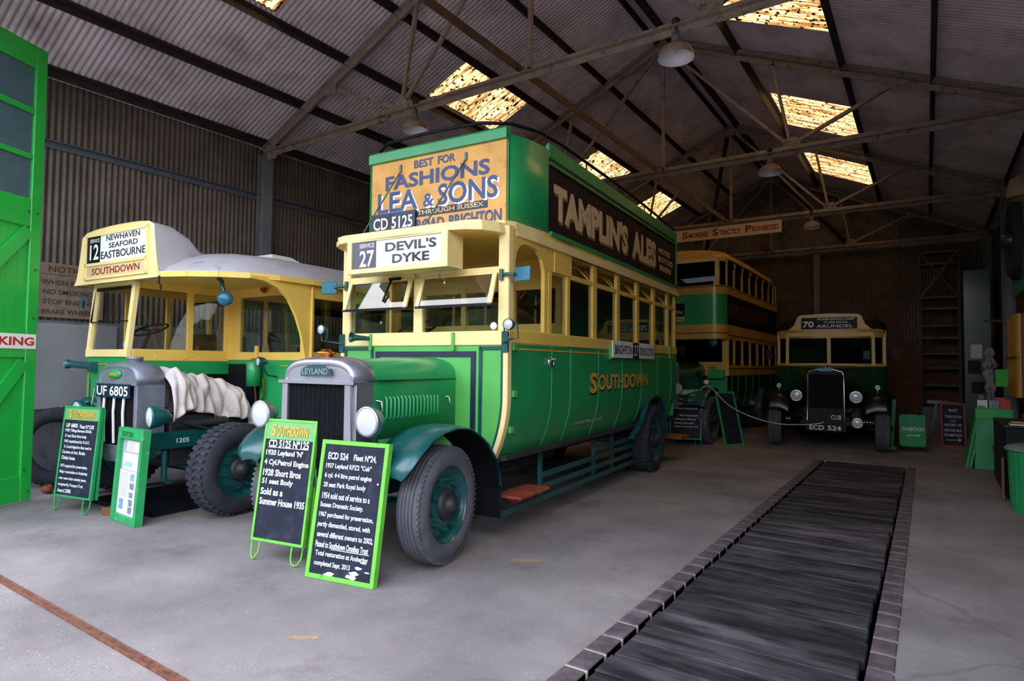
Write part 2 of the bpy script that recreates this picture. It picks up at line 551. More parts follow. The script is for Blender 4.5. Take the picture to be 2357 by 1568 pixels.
# brick edging round the pit
b = MB()
y = PY0
i = 0
while y < PY1 - 0.05:
    y2 = min(y + 0.225, PY1)
    for x0, x1 in ((PX0, PX0 + 0.13), (PX1 - 0.125, PX1)):
        b.box(x0, x1, y + 0.010, y2 - 0.010, -0.12, 0.006 + 0.004 * random.random())
    y = y2
struct(part('trim_1', b, 'brick_edge', bevel=0.006))
m_ = MB()
m_.box(PX0, PX0 + 0.13, PY0, PY1, -0.14, -0.001); m_.box(PX1 - 0.125, PX1, PY0, PY1, -0.14, -0.001)
pm('mortar', (206, 184, 164), 0.9, var=0.1)
struct(part('trim_2', m_, 'mortar'))

# plank cover over the pit
pit = thing('pit_cover', 'oil-stained dark timber plank cover over the long inspection pit', 'pit cover', (-0.885, 1.8, 0))
y = 0.02; L = PY1 - PY0 - 0.02
while y < L - 0.08:
    w = random.uniform(0.20, 0.27)
    y2 = min(y + w, L)
    p = MB()
    dx = random.uniform(-0.012, 0.012); dz = random.uniform(-0.004, 0.004)
    p.box(-0.575 + dx, 0.575 + dx, 0.005, y2 - y - 0.005, -0.06, 0.0 + dz)
    o = part('plank', p, 'plank', pit, bevel=0.006)
    o.location = (0, y, 0)
    y = y2
pu = MB(); pu.box(PX0, PX1, PY0, PY1, -0.3, -0.16); struct(part('floor', pu, 'black_core'))

# rusty door rail set in the threshold
r_ = MB()
r_.box(-9.2, 0.9, 1.630, 1.645, -0.02, 0.012); r_.box(-9.2, 0.9, 1.672, 1.690, -0.02, 0.006); r_.box(-9.2, 0.9, 1.645, 1.672, -0.03, 0.001)
tag(part('door_rail', r_, 'rust'), 'rusty steel door rail sunk in the concrete across the shed entrance', 'rail')

# roof slopes of corrugated sheet with translucent sheets let in
cs = math.sqrt(1 + RS * RS)
def slope(side):
    """returns corner, v (per metre of x), normal, and a function x -> v coordinate"""
    if side < 0:
        return Vector((XL, YF, zA(XL) + 0.17)), Vector((1, 0, RS)), Vector((-RS, 0, 1)), lambda x: x - XL
    return Vector((XR, YF, zA(XR) + 0.17)), Vector((-1, 0, RS)), Vector((RS, 0, 1)), lambda x: XR - x
SKY = {-1: [(-7.27, -6.36, 2.9, 4.90), (-7.27, -6.36, 8.00, 9.93), (-7.27, -6.36, 13.1, 15.02), (-7.27, -6.36, 17.2, 19.05)],
       1: [(-1.03, -2.55, 7.95, 9.85), (-1.03, -2.55, 12.98, 14.95), (-1.03, -2.55, 17.05, 19.0)]}
wn_ = 0
for side in (-1, 1):
    o, v, n, fx = slope(side)
    top = fx(XM)
    cuts = sorted({0.0, fx(SKY[side][0][0]), fx(SKY[side][0][1]), top, *frange(0, top, 8)})
    def inside(u0, u1, v0, v1):
        uc, vc = YF + (u0 + u1) / 2, (v0 + v1) / 2
        for xa, xb, ya, yb in SKY[side]:
            if ya < uc < yb and fx(xa) < vc < fx(xb): return True
        return False
    struct(part('ceiling', corr(o, (0, 1, 0), v, n, YB - YF + 0.1, cuts, inside), 'roof_tin'))
    for xa, xb, ya, yb in SKY[side]:
        wn_ += 1
        oo = Vector((o.x, ya - 0.02, o.z))
        struct(part('window_%d' % wn_, corr(oo - n * 0.004, (0, 1, 0), v, n, yb - ya + 0.04, frange(fx(xa) - 0.02, fx(xb) + 0.02, 4), ph=ya - 0.02 - YF), 'skylight_sheet'))

# walls
def wall(name, mb, m='wall_tin'):
    return struct(part(name, mb, m))
zl = zA(XL) + 0.2
wall('wall_left', corr((XL, YF, 2.12), (0, 1, 0), (0, 0, 1), (1, 0, 0), YB - YF, [0, 1.2, zl - 2.12], cusp=-1))
lw = MB(); lw.box(XL - 0.16, XL + 0.05, YF, YB, 0, 2.12)
wall('wall_left', lw, 'block_wall')
zr = zA(XR) + 0.2
wall('wall_right', corr((XR, YF, 0), (0, 1, 0), (0, 0, 1), (-1, 0, 0), YB - YF, [0, 2.5, zr], cusp=-1))
bw = MB()
us = frange(XL, XR, int((XR - XL) / PITCH * 8))
def roofz(x): return (5.37 + (x + 9.19) * RS if x < XM else 5.37 + (1.18 - x) * RS) + 0.18
bw.grid(lambda x, t: Vector((x, YB + AMP * math.sin(2 * PI * x / PITCH), t * ZT)), us, [0, 0.5, 1])
wall('wall_back', bw)
gw = MB()
def gz(x, t): return ZT - 0.05 + t * (roofz(x) - ZT + 0.05)
gw.grid(lambda x, t: Vector((x, YB - 0.03 + AMP * math.sin(2 * PI * x / PITCH), gz(x, t))), us, [0, 0.5, 1])
wall('wall_back', gw, 'gable_tin')
fg = MB()
fg.grid(lambda x, t: Vector((x, YF + AMP * math.sin(2 * PI * x / PITCH), gz(x, t) + 0.1 * (1 - t))), us, [0, 1])
wall('wall_front', fg, 'gable_tin')
# low brick wall in the back right corner
pm('brick', (120, 78, 60), 0.85, var=0.2, scale=4, bump=0.2)
def mat_brick():
    t = MATS['brick'].node_tree; b_ = t.nodes['Principled BSDF']
    co = N(t, 'ShaderNodeTexCoord'); mp = N(t, 'ShaderNodeMapping'); mp.inputs['Rotation'].default_value = (R(90), 0, 0)
    br = N(t, 'ShaderNodeTexBrick'); br.inputs['Scale'].default_value = 1.0
    br.inputs['Brick Width'].default_value = 0.225; br.inputs['Row Height'].default_value = 0.075; br.inputs['Mortar Size'].default_value = 0.006
    br.inputs['Color1'].default_value = srgb((126, 80, 60)); br.inputs['Color2'].default_value = srgb((100, 62, 50)); br.inputs['Mortar'].default_value = srgb((84, 72, 66))
    t.links.new(co.outputs['Object'], mp.inputs[0]); t.links.new(mp.outputs[0], br.inputs['Vector']); t.links.new(br.outputs['Color'], b_.inputs['Base Color'])
mat_brick()
lb = MB(); lb.box(-1.05, 1.6, YB - 0.28, YB - 0.03, 0, 2.2)
wall('wall_back', lb, 'brick')
pb = MB(); pb.box(-2.83, -2.66, YB - 0.2, YB - 0.03, 0, ZT); wall('trim_3', pb, 'column_steel')

# trusses
def member(name, p, q, w, par, double=False, ref=(0, 1, 0)):
    mb = MB()
    mb.angle(p, q, w, 0.012, ref)
    if double:
        mb.angle(Vector(p) - Vector((0, 0.02, 0)), Vector(q) - Vector((0, 0.02, 0)), w, 0.012, (0, -1, 0))
    return part(name, mb, 'truss_steel', par)
def gusset(x, z, par, w=0.30, h=0.22):
    mb = MB()
    mb.py([(x - w / 2, z - 0.05), (x + w / 2, z - 0.05), (x + w / 2 - 0.02, z + h * 0.6), (x + w * 0.25, z + h), (x - w * 0.25, z + h), (x - w / 2 + 0.02, z + h * 0.6)], -0.022, -0.010)

    rv = mb
    for dx, dz in ((-0.1, 0), (-0.03, 0.0), (0.05, 0), (0.11, 0.0), (-0.06, 0.1), (0.06, 0.1), (0.0, 0.15)):
        rv.ball((x + dx, -0.024, z + dz), 0.014, 8, (1, 0.6, 1))
    part("gusset_plate", mb, "truss_steel", par)
def truss():
    t = thing('roof_truss', '', 'roof truss', (0, 0, 0))
    member('tie_bar', (-9.35, 0, ZT), (1.3, 0, ZT), 0.085, t, True)
    member('rafter', (-9.45, 0, zA(-9.45)), (XM, 0, zA(XM)), 0.09, t, True)
    member('rafter', (1.44, 0, zA(1.44)), (XM, 0, zA(XM)), 0.09, t, True)
    member('king_post', (XM, 0, ZT), (XM, 0, zA(XM) - 0.05), 0.05, t)
    for s in (-1, 1):
        X = lambda v: v if s < 0 else 2 * XM - v
        g = X(-6.2)
        member('strut', (g, 0, ZT + 0.08), (X(-7.72), 0, zA(-7.72) - 0.05), 0.055, t)
        member('strut', (g, 0, ZT + 0.08), (X(-5.92), 0, zA(-5.92) - 0.05), 0.05, t)
        member('strut', (g, 0, ZT + 0.08), (X(-4.12), 0, zA(-4.12) - 0.12), 0.05, t)
        gusset(g, ZT, t)
        gusset(X(-7.72), zA(-7.72) - 0.12, t, 0.24, 0.14)
        gusset(X(-9.25), zA(-9.25) - 0.22, t, 0.30, 0.24)
        member('strut', (X(-4.7), 0, zA(-4.7) - 0.04), (X(-4.7), 0, zA(-4.7) - 0.06), 0.05, t)
    gusset(XM, zA(XM) - 0.15, t, 0.42, 0.16)
    return t
T0 = truss()
labs = ['nearest riveted steel roof truss, above the front of the open-top bus', 'second steel roof truss back, carrying the lamp over the middle bay',
        'third steel roof truss back, carrying the red-lettered smoking sign', 'rearmost steel roof truss, close against the back gable']
for i, y in enumerate(TY):
    t = T0 if i == 0 else dup(T0)
    t.location = (0, y, 0)
    t['label'] = labs[i]; t['group'] = 'roof trusses'
# purlins
def purlin(x, side, lab, h=0.15, w=0.07):
    o, v, n, fx = slope(side)
    nn = n.normalized(); vv = v.normalized()
    c = Vector((x, 0, zA(x) + 0.17)) - nn * (AMP + 0.004)
    mb = MB()
    a_ = [c, c + vv * w, c + vv * w - nn * 0.012, c + vv * 0.012 - nn * 0.012, c + vv * 0.012 - nn * h, c - nn * h]
    n6 = 6
    vs = [Vector((p.x, y_, p.z)) for y_ in (YF + 0.05, YB - 0.1) for p in a_]
    mb.add(vs, [(i, (i + 1) % n6, (i + 1) % n6 + n6, i + n6) for i in range(n6)] + [tuple(range(6))[::-1], tuple(range(6, 12))])
    return tag(part('purlin', mb, 'purlin_steel'), lab, 'purlin', 'purlins under the roof sheets')
for x, lab in ((-9.45, 'lowest dark steel purlin on the left slope, at the eaves'), (-8.45, 'second dark purlin up from the left eaves'), (-7.40, 'third dark purlin up the left slope, just below the rooflights'),
               (-6.36, 'fourth dark purlin up the left slope, just above the rooflights'), (-5.26, 'fifth dark purlin up the left slope'), (-4.18, 'topmost dark purlin of the left slope, beside the ridge')):
    purlin(x, -1, lab)
for x, lab in ((1.42, 'lowest dark purlin on the right slope, at the eaves'), (0.18, 'second dark purlin up from the right eaves'), (-1.0, 'third dark purlin up the right slope, just below the rooflights'),
               (-2.62, 'fourth dark purlin up the right slope, just above the rooflights'), (-3.80, 'topmost dark purlin of the right slope, beside the ridge')):
    purlin(x, 1, lab)
lt = MB(); lt.angle((-4.13, YF, ZT + 0.13), (-4.13, YB - 0.1, ZT + 0.13), 0.11, 0.012, (0, 0, -1))
pm('tie_rust', (92, 66, 44), 0.7, var=0.25, scale=5, c2=(110, 108, 112), lo=0.55, hi=0.7)
tag(part('longitudinal_tie', lt, 'tie_rust'), 'long rusty brown steel tie running down the shed over the truss tie bars', 'tie bar')
for sx, lab in ((1, 'dark diagonal wind brace sloping right behind the third truss'), (-1, 'dark diagonal wind brace sloping left behind the third truss')):
    br = MB(); br.beam((XM + 0.14 * sx, TY[2] + 0.1, 7.40), (XM + 2.05 * sx, TY[3] - 0.12, 5.35), 0.09, 0.09)
    tag(part('wind_brace', br, 'purlin_steel'), lab, 'brace', 'wind braces')
# columns
def column(x, y, lab, z=5.2):
    mb = MB()
    mb.box(x - 0.10, x - 0.085, y - 0.09, y + 0.09, 0, z); mb.box(x + 0.085, x + 0.10, y - 0.09, y + 0.09, 0, z); mb.box(x - 0.085, x + 0.085, y - 0.006, y + 0.006, 0, z)
    return tag(part('steel_column', mb, 'column_steel'), lab, 'column', 'steel columns under the trusses')
column(-9.44, TY[0], 'grey steel column against the left wall under the nearest truss')
column(1.38, TY[2], 'grey steel column against the right wall under the third truss')
column(1.38, TY[3], 'grey steel column in the back right corner')
column(1.51, TY[1], 'grey steel column against the right wall under the second truss')
gr = MB(); gr.angle((XL + 0.03, YF + 0.1, 4.50), (XL + 0.03, YB - 0.1, 4.50), 0.09, 0.012, (1, 0, 0))
pm('rail_blue', (84, 90, 104), 0.6, var=0.15)
tag(part('wall_girt', gr, 'rail_blue'), 'blue-grey steel girt running along the left corrugated wall', 'girt')

# pendant lamps
def lamp_proto():
    t = thing('pendant_lamp', '', 'lamp')
    s = MB(); s.lathe([(0.03, 0.17), (0.06, 0.165), (0.10, 0.14), (0.155, 0.10), (0.185, 0.04), (0.19, 0.0)], n=32)
    pm('shade_enamel', (150, 128, 104), 0.5, var=0.2, scale=10, c2=(110, 80, 56), lo=0.55, hi=0.7)
    sh = part('shade', s, 'shade_enamel', t)
    i = MB(); i.lathe([(0.188, 0.0), (0.182, 0.036), (0.15, 0.095), (0.09, 0.135), (0.02, 0.15)], n=32)
    pm('shade_white', (226, 228, 236), 0.3, var=0.03)
    part('reflector', i, 'shade_white', sh, label='white enamel inner side')
    c = MB(); c.lathe([(0.0, 0.30), (0.03, 0.295), (0.03, 0.255), (0.05, 0.24), (0.045, 0.165), (0.02, 0.16)], n=20)
    part('lamp_holder', c, 'column_steel', t)
    h = MB(); h.cyl((0, 0, 0.29), (0, 0, 0.40), 0.012); h.ball((0, 0, 0.40), 0.045, 12)
    part('hanger', h, 'purlin_steel', t)
    b_ = MB(); b_.ball((0, 0, 0.10), 0.032, 12, (1, 1, 1.3))
    part('bulb', b_, 'lens', t)
    return t
L0 = lamp_proto()
ls = [(-5.88, TY[0] - 0.05, 'enamel pendant lamp above the orange advert board'), (-2.15, TY[0] - 0.05, 'largest-looking enamel pendant lamp, near the top of the picture'),
      (-2.14, TY[1] - 0.05, 'enamel pendant lamp hanging from the second truss'), (-2.18, TY[2] - 0.05, 'far enamel pendant lamp right of the smoking sign')]
for k, (x, y, lab) in enumerate(ls):
    t = L0 if k == 0 else dup(L0)
    t.location = (x, y, 4.85); t['label'] = lab; t['group'] = 'pendant lamps'

# smoking sign on the third truss
t = thing('hanging_sign', 'long cream hanging board lettered Smoking Strictly Prohibited in red', 'sign', (-5.45, TY[2] - 0.10, 4.83))
s = MB(); s.box(0, 2.63, -0.012, 0.012, 0, 0.30)
pm('sign_cream', (216, 196, 164), 0.6, var=0.06, c2=(190, 160, 120), lo=0.6, hi=0.8)
bd = part('board', s, 'sign_cream', t)
tx = MB()
for st, x, w, h in (('S', .22, .15, .17), ('MOKING', .39, .50, .13), ('S', 1.0, .15, .17), ('TRICTLY', 1.17, .52, .13), ('P', 1.80, .15, .17), ('ROHIBITED', 1.965, .60, .13)):
    tx.text(st, (x, -0.012, 0.075), (1, 0, 0), (0, 0, 1), w, h, 0.035)
part('lettering', tx, 'letter_red', bd)
hk = MB()
for x in (0.5, 2.1): hk.cyl((x, 0, 0.29), (x, 0.03, 0.40), 0.006, 6)
part('hook', hk, 'dark_steel', t)
# ================================================================ wheels
def wheel(par, x, y, Rr, wd, s, steer=0.0, colour='dark_green', tread='rib', dual=False, rim=0.65, name='wheel'):
    """road wheel; s is the outward direction along x; the tyre is a sub-part. Returns the disc part"""
    ri = Rr * rim
    d = MB()
    d.lathe([(ri + 0.012, 0.0), (ri, -0.02), (ri - 0.015, -0.03), (ri - 0.03, -0.075), (ri * 0.62, -0.045), (ri * 0.45, -0.02), (ri * 0.40, -0.03), (0.0, -0.03)], axis=(s, 0, 0), n=40)
    d.lathe([(ri + 0.012, 0.0), (ri - 0.01, -wd), (0.08, -wd + 0.02), (0.02, -wd + 0.02)], axis=(s, 0, 0), n=32)
    for k in range(10):
        a = 2 * PI * k / 10 + 0.2
        c = Vector((0, math.cos(a), math.sin(a))) * ri * 0.64
        d.cyl(c + Vector((-0.05 * s, 0, 0)), c + Vector((0.012 * s, 0, 0)), 0.013, 6); d.cyl(c + Vector((-0.05 * s, 0, 0)), c + Vector((-0.012 * s, 0, 0)), 0.024, 6)
    w = part(name, d, colour, par)
    w.location = (x, y, Rr)
    w.rotation_euler = (0, 0, steer)
    h = MB()
    h.lathe([(ri * 0.42, -0.035), (ri * 0.40, 0.0), (ri * 0.30, 0.012), (ri * 0.22, 0.015), (ri * 0.20, 0.05), (ri * 0.12, 0.07), (0.0, 0.075)], axis=(s, 0, 0), n=24)
    part('hub_cap', h, 'dark_steel', w)
    offs = [0.0] + ([-(wd + 0.07)] if dual else [])
    for o in offs:
        t = MB()
        prof = [(ri, 0.01), (ri + 0.02, 0.022), (ri + (Rr - ri) * 0.45, 0.028), (Rr - 0.045, 0.018), (Rr - 0.012, -0.008)]
        if tread == 'rib':
            nr = 5
            z0, z1 = -0.016, -wd + 0.016
            for k in range(nr):
                a_, b_ = z0 + (z1 - z0) * k / nr, z0 + (z1 - z0) * (k + 0.8) / nr
                cw = math.sin(PI * (k + 0.5) / nr) * 0.006
                prof += [(Rr - 0.006 + cw, a_ ), (Rr - 0.006 + cw, b_), (Rr - 0.016, b_ + (z1 - z0) * 0.03), (Rr - 0.016, a_ + (z1 - z0) * 0.93 / nr)]
        else:
            prof += [(Rr - 0.018, -0.03), (Rr - 0.016, -wd / 2), (Rr - 0.018, -wd + 0.03)]
        prof += [(Rr - 0.012, -wd + 0.008), (Rr - 0.045, -wd - 0.018), (ri + (Rr - ri) * 0.45, -wd - 0.028), (ri, -wd - 0.01)]
        t.lathe([(r_, z + o) for r_, z in prof], axis=(s, 0, 0), n=64)
        # shoulder notches / lugs
        nl = 64 if tread == 'rib' else 40
        for k in range(nl):
            a = 2 * PI * k / nl
            if tread == 'rib':
                for zz in (-0.004,):
                    for r_, z in ((Rr - 0.022, zz),):
                        c = Vector(((z + o) * s, math.cos(a) * r_, math.sin(a) * r_))
                        tg = Vector((0, -math.sin(a), math.cos(a)))
                        t.beam(c - tg * 0.012, c + tg * 0.012, 0.028, 0.028, (0, math.cos(a), math.sin(a)))
            else:
                for sg, ph in ((1, 0), (-1, 0.5)):
                    aa = a + ph * 2 * PI / nl
                    rad = Vector((0, math.cos(aa), math.sin(aa))); tg = Vector((0, -math.sin(aa), math.cos(aa)))
                    zc = -wd / 2 + sg * wd * 0.30
                    c = Vector(((zc + o) * s, 0, 0)) + rad * (Rr - 0.010)
                    t.beam(c - Vector((s * wd * 0.21, 0, 0)) - tg * 0.012, c + Vector((s * wd * 0.21, 0, 0)) + tg * 0.012, 0.042, 0.024, rad)
                c = Vector(((-wd / 2 + o) * s, 0, 0)) + Vector((0, math.cos(a), math.sin(a))) * (Rr - 0.010)
                tg = Vector((0, -math.sin(a), math.cos(a)))
                t.beam(c - tg * 0.022, c + tg * 0.022, wd * 0.13, 0.022, (0, math.cos(a), math.sin(a)))
        part('tyre', t, 'rubber_light' if tread == 'rib' else 'rubber', w)
    return w

def headlamp(par, c, r, shell='aluminium', depth=0.16, name='headlamp', fwd_=(0, -1, 0), bulge=0.02):
    c, fw = Vector(c), Vector(fwd_)
    b = MB()
    b.lathe([(r * 0.88, 0.012), (r * 1.0, 0.014), (r * 1.04, 0.0), (r * 1.0, -0.02), (r * 0.85, -depth * 0.5), (r * 0.5, -depth * 0.85), (r * 0.12, -depth), (0.0, -depth)], c, fw, 32)
    h = part(name, b, shell, par)
    g = MB()
    g.lathe([(r * 0.92, 0.008), (r * 0.6, 0.008 + bulge * 0.6), (0.0, 0.008 + bulge)], c, fw, 32)
    part('lens', g, 'lens', h, label='pale round glass')
    return h
# ================================================================ the open-top double decker in front
bus = thing('double_decker_bus', 'green and cream open-top double-decker bus with large orange advert board facing the camera', 'bus', (-4.125, 3.763, 0), R(4.1))
def prof(z, hw=1.035):
    return hw if z >= 1.3 else hw - 0.155 * ((1.3 - z) / 0.6) ** 2
ZP = [0.70, 0.78, 0.86, 0.95, 1.05, 1.15, 1.3, 1.5, 1.79]
AY, AZ, AR = 5.12, 0.50, 0.63
for s in (1, -1):
    mb = MB()
    ys = frange(0.75, 6.45, 95)
    zs = frange(0.70, 1.79, 26)
    mb.grid(lambda y, z: Vector((s * prof(z), y, z)), ys, zs, True,
            lambda a, b, c, d: (((a + b) / 2 - AY) ** 2 + ((c + d) / 2 - AZ) ** 2) < AR * AR)
    sp = part('side_panel', mb, 'green_paint', bus)
    bd = MB()
    for y in (1.64, 2.11, 2.92, 3.75, 4.55, 5.35, 6.12):
        z0 = 0.70 if y < 4.5 or y > 5.75 else AZ + math.sqrt(max(0, AR ** 2 - (y - AY) ** 2)) + 0.01
        bd.tube([(s * (prof(z) + 0.001), y, z) for z in frange(z0, 1.78, 14)], 0.007, 6)
    bd.tube([(s * prof(0.70), 0.75, 0.70), (s * prof(0.7), 4.45, 0.70)], 0.012, 6)
    part('beading', bd, 'green_paint', sp)
    gl = MB(); gl.box(s * 1.036, s * 1.039, 0.95, 6.4, 1.738, 1.752)
    part('lining', gl, 'letter_gold', sp)
    # arch guard over rear wheel
    g = MB()
    path = [(4.10, 0.62), (4.18, 0.66), (4.36, 0.73)] + [(AY + 0.66 * math.cos(R(a)), AZ + 0.66 * math.sin(R(a))) for a in range(150, -1, -10)]
    rings = [[(s * 1.01, y, z), (s * 1.075, y, z), (s * 1.085, y, z - 0.02), (s * 1.01, y, z - 0.02)] for y, z in path]
    g.loft([[Vector(p) for p in r] for r in rings], smooth=False)
    part('rear_mudguard', g, 'dark_green', bus, bevel=0.004)
# front bulkhead below the windscreen
mb = MB()
pl = [(prof(z), z) for z in ZP]
mb.py(pl + [(-x, z) for x, z in reversed(pl)], 0.75, 0.79)
fp = part('front_panel', mb, 'apple_green', bus)
mb = MB()
for x0, x1 in ((0.63, 0.685), (-0.56, -0.505)): mb.box(x0, x1, 0.742, 0.75, 0.85, 1.72)
mb.box(-0.505, 0.63, 0.742, 0.75, 1.665, 1.72)
part('lining_band', mb, 'navy', fp)
for s, x0, x1 in ((1, 0.725, 0.755), (-1, -0.62, -0.59)):
    mb = MB(); mb.box(x0, x1, 0.735, 0.75, 0.75, 1.765)
    mb.box(x0, s * 1.0, 0.735, 0.75, 1.735, 1.765)
    mb.tube([(s * (prof(z) - 0.055), 0.738, z) for z in frange(0.72, 1.76, 16)], 0.014, 6)
    part('trim_strip', mb, 'dark_green', fp)
# corner strips (cream)
for s in (1, -1):
    mb = MB()
    rings = []
    for z in frange(0.69, 1.80, 18):
        x = prof(z)
        rings.append([Vector((s * (x - 0.045), 0.725, z)), Vector((s * (x + 0.008), 0.725, z)), Vector((s * (x + 0.008), 0.80, z)), Vector((s * (x - 0.045), 0.80, z))])
    mb.loft(rings, smooth=False)
    part('corner_strip', mb, 'cream', bus, bevel=0.006)
# waist rail, posts, cornice: cream frame
fr = MB()
fr.box(-1.0, 1.0, 0.735, 0.80, 1.775, 1.91)
wr = part('front_waist_rail', fr, 'cream', bus, bevel=0.006)
for s in (1, -1):
    mb = MB(); mb.box(s * 0.99, s * 1.045, 0.75, 6.46, 1.795, 1.925)
    part('waist_rail', mb, 'yellow_cream', bus, bevel=0.008)
    mb = MB(); mb.box(s * 0.925, s * 1.04, 0.735, 0.83, 1.9, 2.88)
    part('corner_post', mb, 'cream', bus, bevel=0.01)
    ar = [(0.80, 2.86), (1.68, 2.86), (1.68, 2.57), (1.53, 2.57), (1.49, 2.45), (1.47, 2.45), (1.455, 2.56), (1.41, 2.66), (1.32, 2.73), (1.2, 2.755), (1.05, 2.755), (0.95, 2.72), (0.89, 2.65), (0.865, 2.55), (0.86, 2.42), (0.80, 2.42)]
    mb = MB(); mb.px(ar, s * 0.995, s * 1.035)
    part('cab_arch', mb, 'yellow_cream', bus)
    mb = MB()
    mb.px(arc_ := [(y, z) for y, z in [(1.68, 2.95), (1.68, 2.57), (2.10, 2.57), (2.10, 2.95)]], s * 0.99, s * 1.045)
    mb.box(s * 0.99, s * 1.045, 1.4, 6.46, 2.80, 2.95)
    part('cornice', mb, 'yellow_cream', bus, bevel=0.006)
    for i, (a, b) in enumerate(((1.47, 1.55), (1.565, 1.645), (2.02, 2.10), (2.75, 2.88), (3.56, 3.68), (4.36, 4.48), (5.14, 5.26), (5.92, 6.04), (6.37, 6.45))):
        mb = MB(); mb.box(s * 0.985, s * 1.03, a, b, 1.92, 2.82 if i > 1 else 2.58)
        part('window_post', mb, 'yellow_cream', bus, bevel=0.006)
    mb = MB(); mb.box(s * 0.985, s * 1.025, 2.10, 6.40, 2.545, 2.60)
    part('transom', mb, 'yellow_cream', bus, bevel=0.005)
    bays = [(2.10, 2.75), (2.88, 3.56), (3.68, 4.36), (4.48, 5.14), (5.26, 5.92), (6.04, 6.37)]
    for a, b in bays + [(1.645, 2.02)]:
        mb = MB(); mb.box(s * 1.0, s * 1.004, a, b, 1.925, 2.545)
        part('window_pane', mb, 'glass', bus)
    for a, b in bays:
        # hinged top light tilted inwards
        t_ = MB()
        xi, zi, xo, zo = s * 0.85, 2.76, s * 1.0, 2.60
        t_.beam((xi, a + 0.02, zi), (xo, a + 0.02, zo), 0.018, 0.018); t_.beam((xi, b - 0.02, zi), (xo, b - 0.02, zo), 0.018, 0.018)
        t_.beam((xi, a + 0.02, zi), (xi, b - 0.02, zi), 0.018, 0.018)
        q = part('hinged_toplight', t_, 'yellow_cream', bus)
        g = MB(); g.add([(xi, a + 0.02, zi), (xi, b - 0.02, zi), (xo, b - 0.02, zo), (xo, a + 0.02, zo)], [(0, 1, 2, 3)])
        part('pane', g, 'glass', q)
# windscreen
mb = MB()
mb.box(-0.93, 0.93, 0.74, 0.80, 2.435, 2.505); mb.box(-0.065, 0.045, 0.74, 0.80, 1.90, 2.84)
part('windscreen_frame', mb, 'cream', bus, bevel=0.005)
for a, b in ((-0.925, -0.065), (0.045, 0.925)):
    g = MB(); g.box(a, b, 0.765, 0.769, 1.91, 2.16)
    part('windscreen_pane', g, 'glass', bus)
    t_ = MB()
    top, bot = (0.725, 2.44), (0.63, 2.145)
    for x in (a + 0.025, b - 0.025):
        t_.beam((x, top[0], top[1]), (x, bot[0], bot[1]), 0.045, 0.02, (0, 1, 0))
    t_.beam((a, top[0], top[1]), (b, top[0], top[1]), 0.015, 0.015)
    sa = part('opening_sash', t_, 'cream', bus)
    g = MB(); g.add([(a + 0.04, top[0], top[1]), (b - 0.04, top[0], top[1]), (b - 0.04, bot[0], bot[1]), (a + 0.04, bot[0], bot[1])], [(0, 3, 2, 1)])
    part('pane', g, 'glass_mirror' if 'glass_mirror' in MATS else 'glass', sa)
    t_ = MB(); t_.beam((a, bot[0], bot[1]), (b, bot[0], bot[1]), 0.018, 0.024)
    part('bottom_rail', t_, 'black_paint', sa)
# canopy
half = [(0.0, 0.355), (0.60, 0.37), (0.76, 0.41), (0.90, 0.50), (0.99, 0.66), (1.045, 0.9), (1.07, 1.25), (1.075, 6.5)]
plan = half + [(-x, y) for x, y in reversed(half[1:])]
mb = MB()
for z0, z1, k, dy in ((2.80, 2.85, 1.0, 0.0), (2.85, 2.895, 0.985, 0.10), (2.895, 2.94, 0.975, 0.42)):
    mb.pz([(x * k, min(6.5, max(y, y * 0 + 0.355 + dy) if y < 0.9 else y)) for x, y in plan], z0, z1)
part('canopy', mb, 'cream', bus, bevel=0.015, seg=2)
mb = MB()
mb.pz([(x * 0.95, y + 0.05) for x, y in plan], 2.79, 2.815)
part('ceiling', mb, 'yellow_cream', bus)
# destination box
mb = MB()
mb.box(-0.615, 0.615, 0.37, 0.40, 2.475, 2.52); mb.box(-0.615, 0.615, 0.37, 0.40, 2.785, 2.83); mb.box(-0.615, -0.555, 0.37, 0.40, 2.52, 2.785); mb.box(0.545, 0.615, 0.37, 0.40, 2.52, 2.785)
mb.box(-0.61, 0.61, 0.40, 0.62, 2.48, 2.83)
db = part('destination_box', mb, 'cream', bus)
mb = MB(); mb.box(-0.555, -0.245, 0.385, 0.398, 2.52, 2.785)
nb = part('number_blind', mb, 'navy', db)
mb = MB(); mb.box(-0.245, 0.545, 0.385, 0.398, 2.52, 2.785)
wb = part('route_blind', mb, 'white_paint', db)
mb = MB()
mb.text('27', (-0.46, 0.385, 2.535), (1, 0, 0), (0, 0, 1), 0.19, 0.165, 0.02); mb.text('SERVICE', (-0.46, 0.385, 2.725), (1, 0, 0), (0, 0, 1), 0.19, 0.042, 0.008)
mb.text("DEVIL'S", (-0.13, 0.385, 2.665), (1, 0, 0), (0, 0, 1), 0.61, 0.09, 0.01)
k = len(mb.f)
lt_ = MB(); lt_.text('27', (-0.46, 0.385, 2.535), (1, 0, 0), (0, 0, 1), 0.19, 0.165, 0.02); lt_.text('SERVICE', (-0.46, 0.385, 2.725), (1, 0, 0), (0, 0, 1), 0.19, 0.042, 0.008)
part('route_number', lt_, 'white_paint', db)
lt_ = MB(); lt_.text("DEVIL'S", (-0.13, 0.385, 2.665), (1, 0, 0), (0, 0, 1), 0.61, 0.09, 0.03); lt_.text('DYKE', (-0.04, 0.385, 2.55), (1, 0, 0), (0, 0, 1), 0.44, 0.085, 0.03)
part('destination_lettering', lt_, 'letter_black', db)
g = MB(); g.box(-0.555, 0.545, 0.374, 0.377, 2.52, 2.785)
part('glass', g, 'glass_clear', db)
mb = MB(); mb.tube([(0.36, 0.60, 2.48), (0.36, 0.60, 2.41), (0.44, 0.57, 2.40), (0.44, 0.57, 2.35)], 0.008, 6)
part('blind_handle', mb, 'chrome', bus)
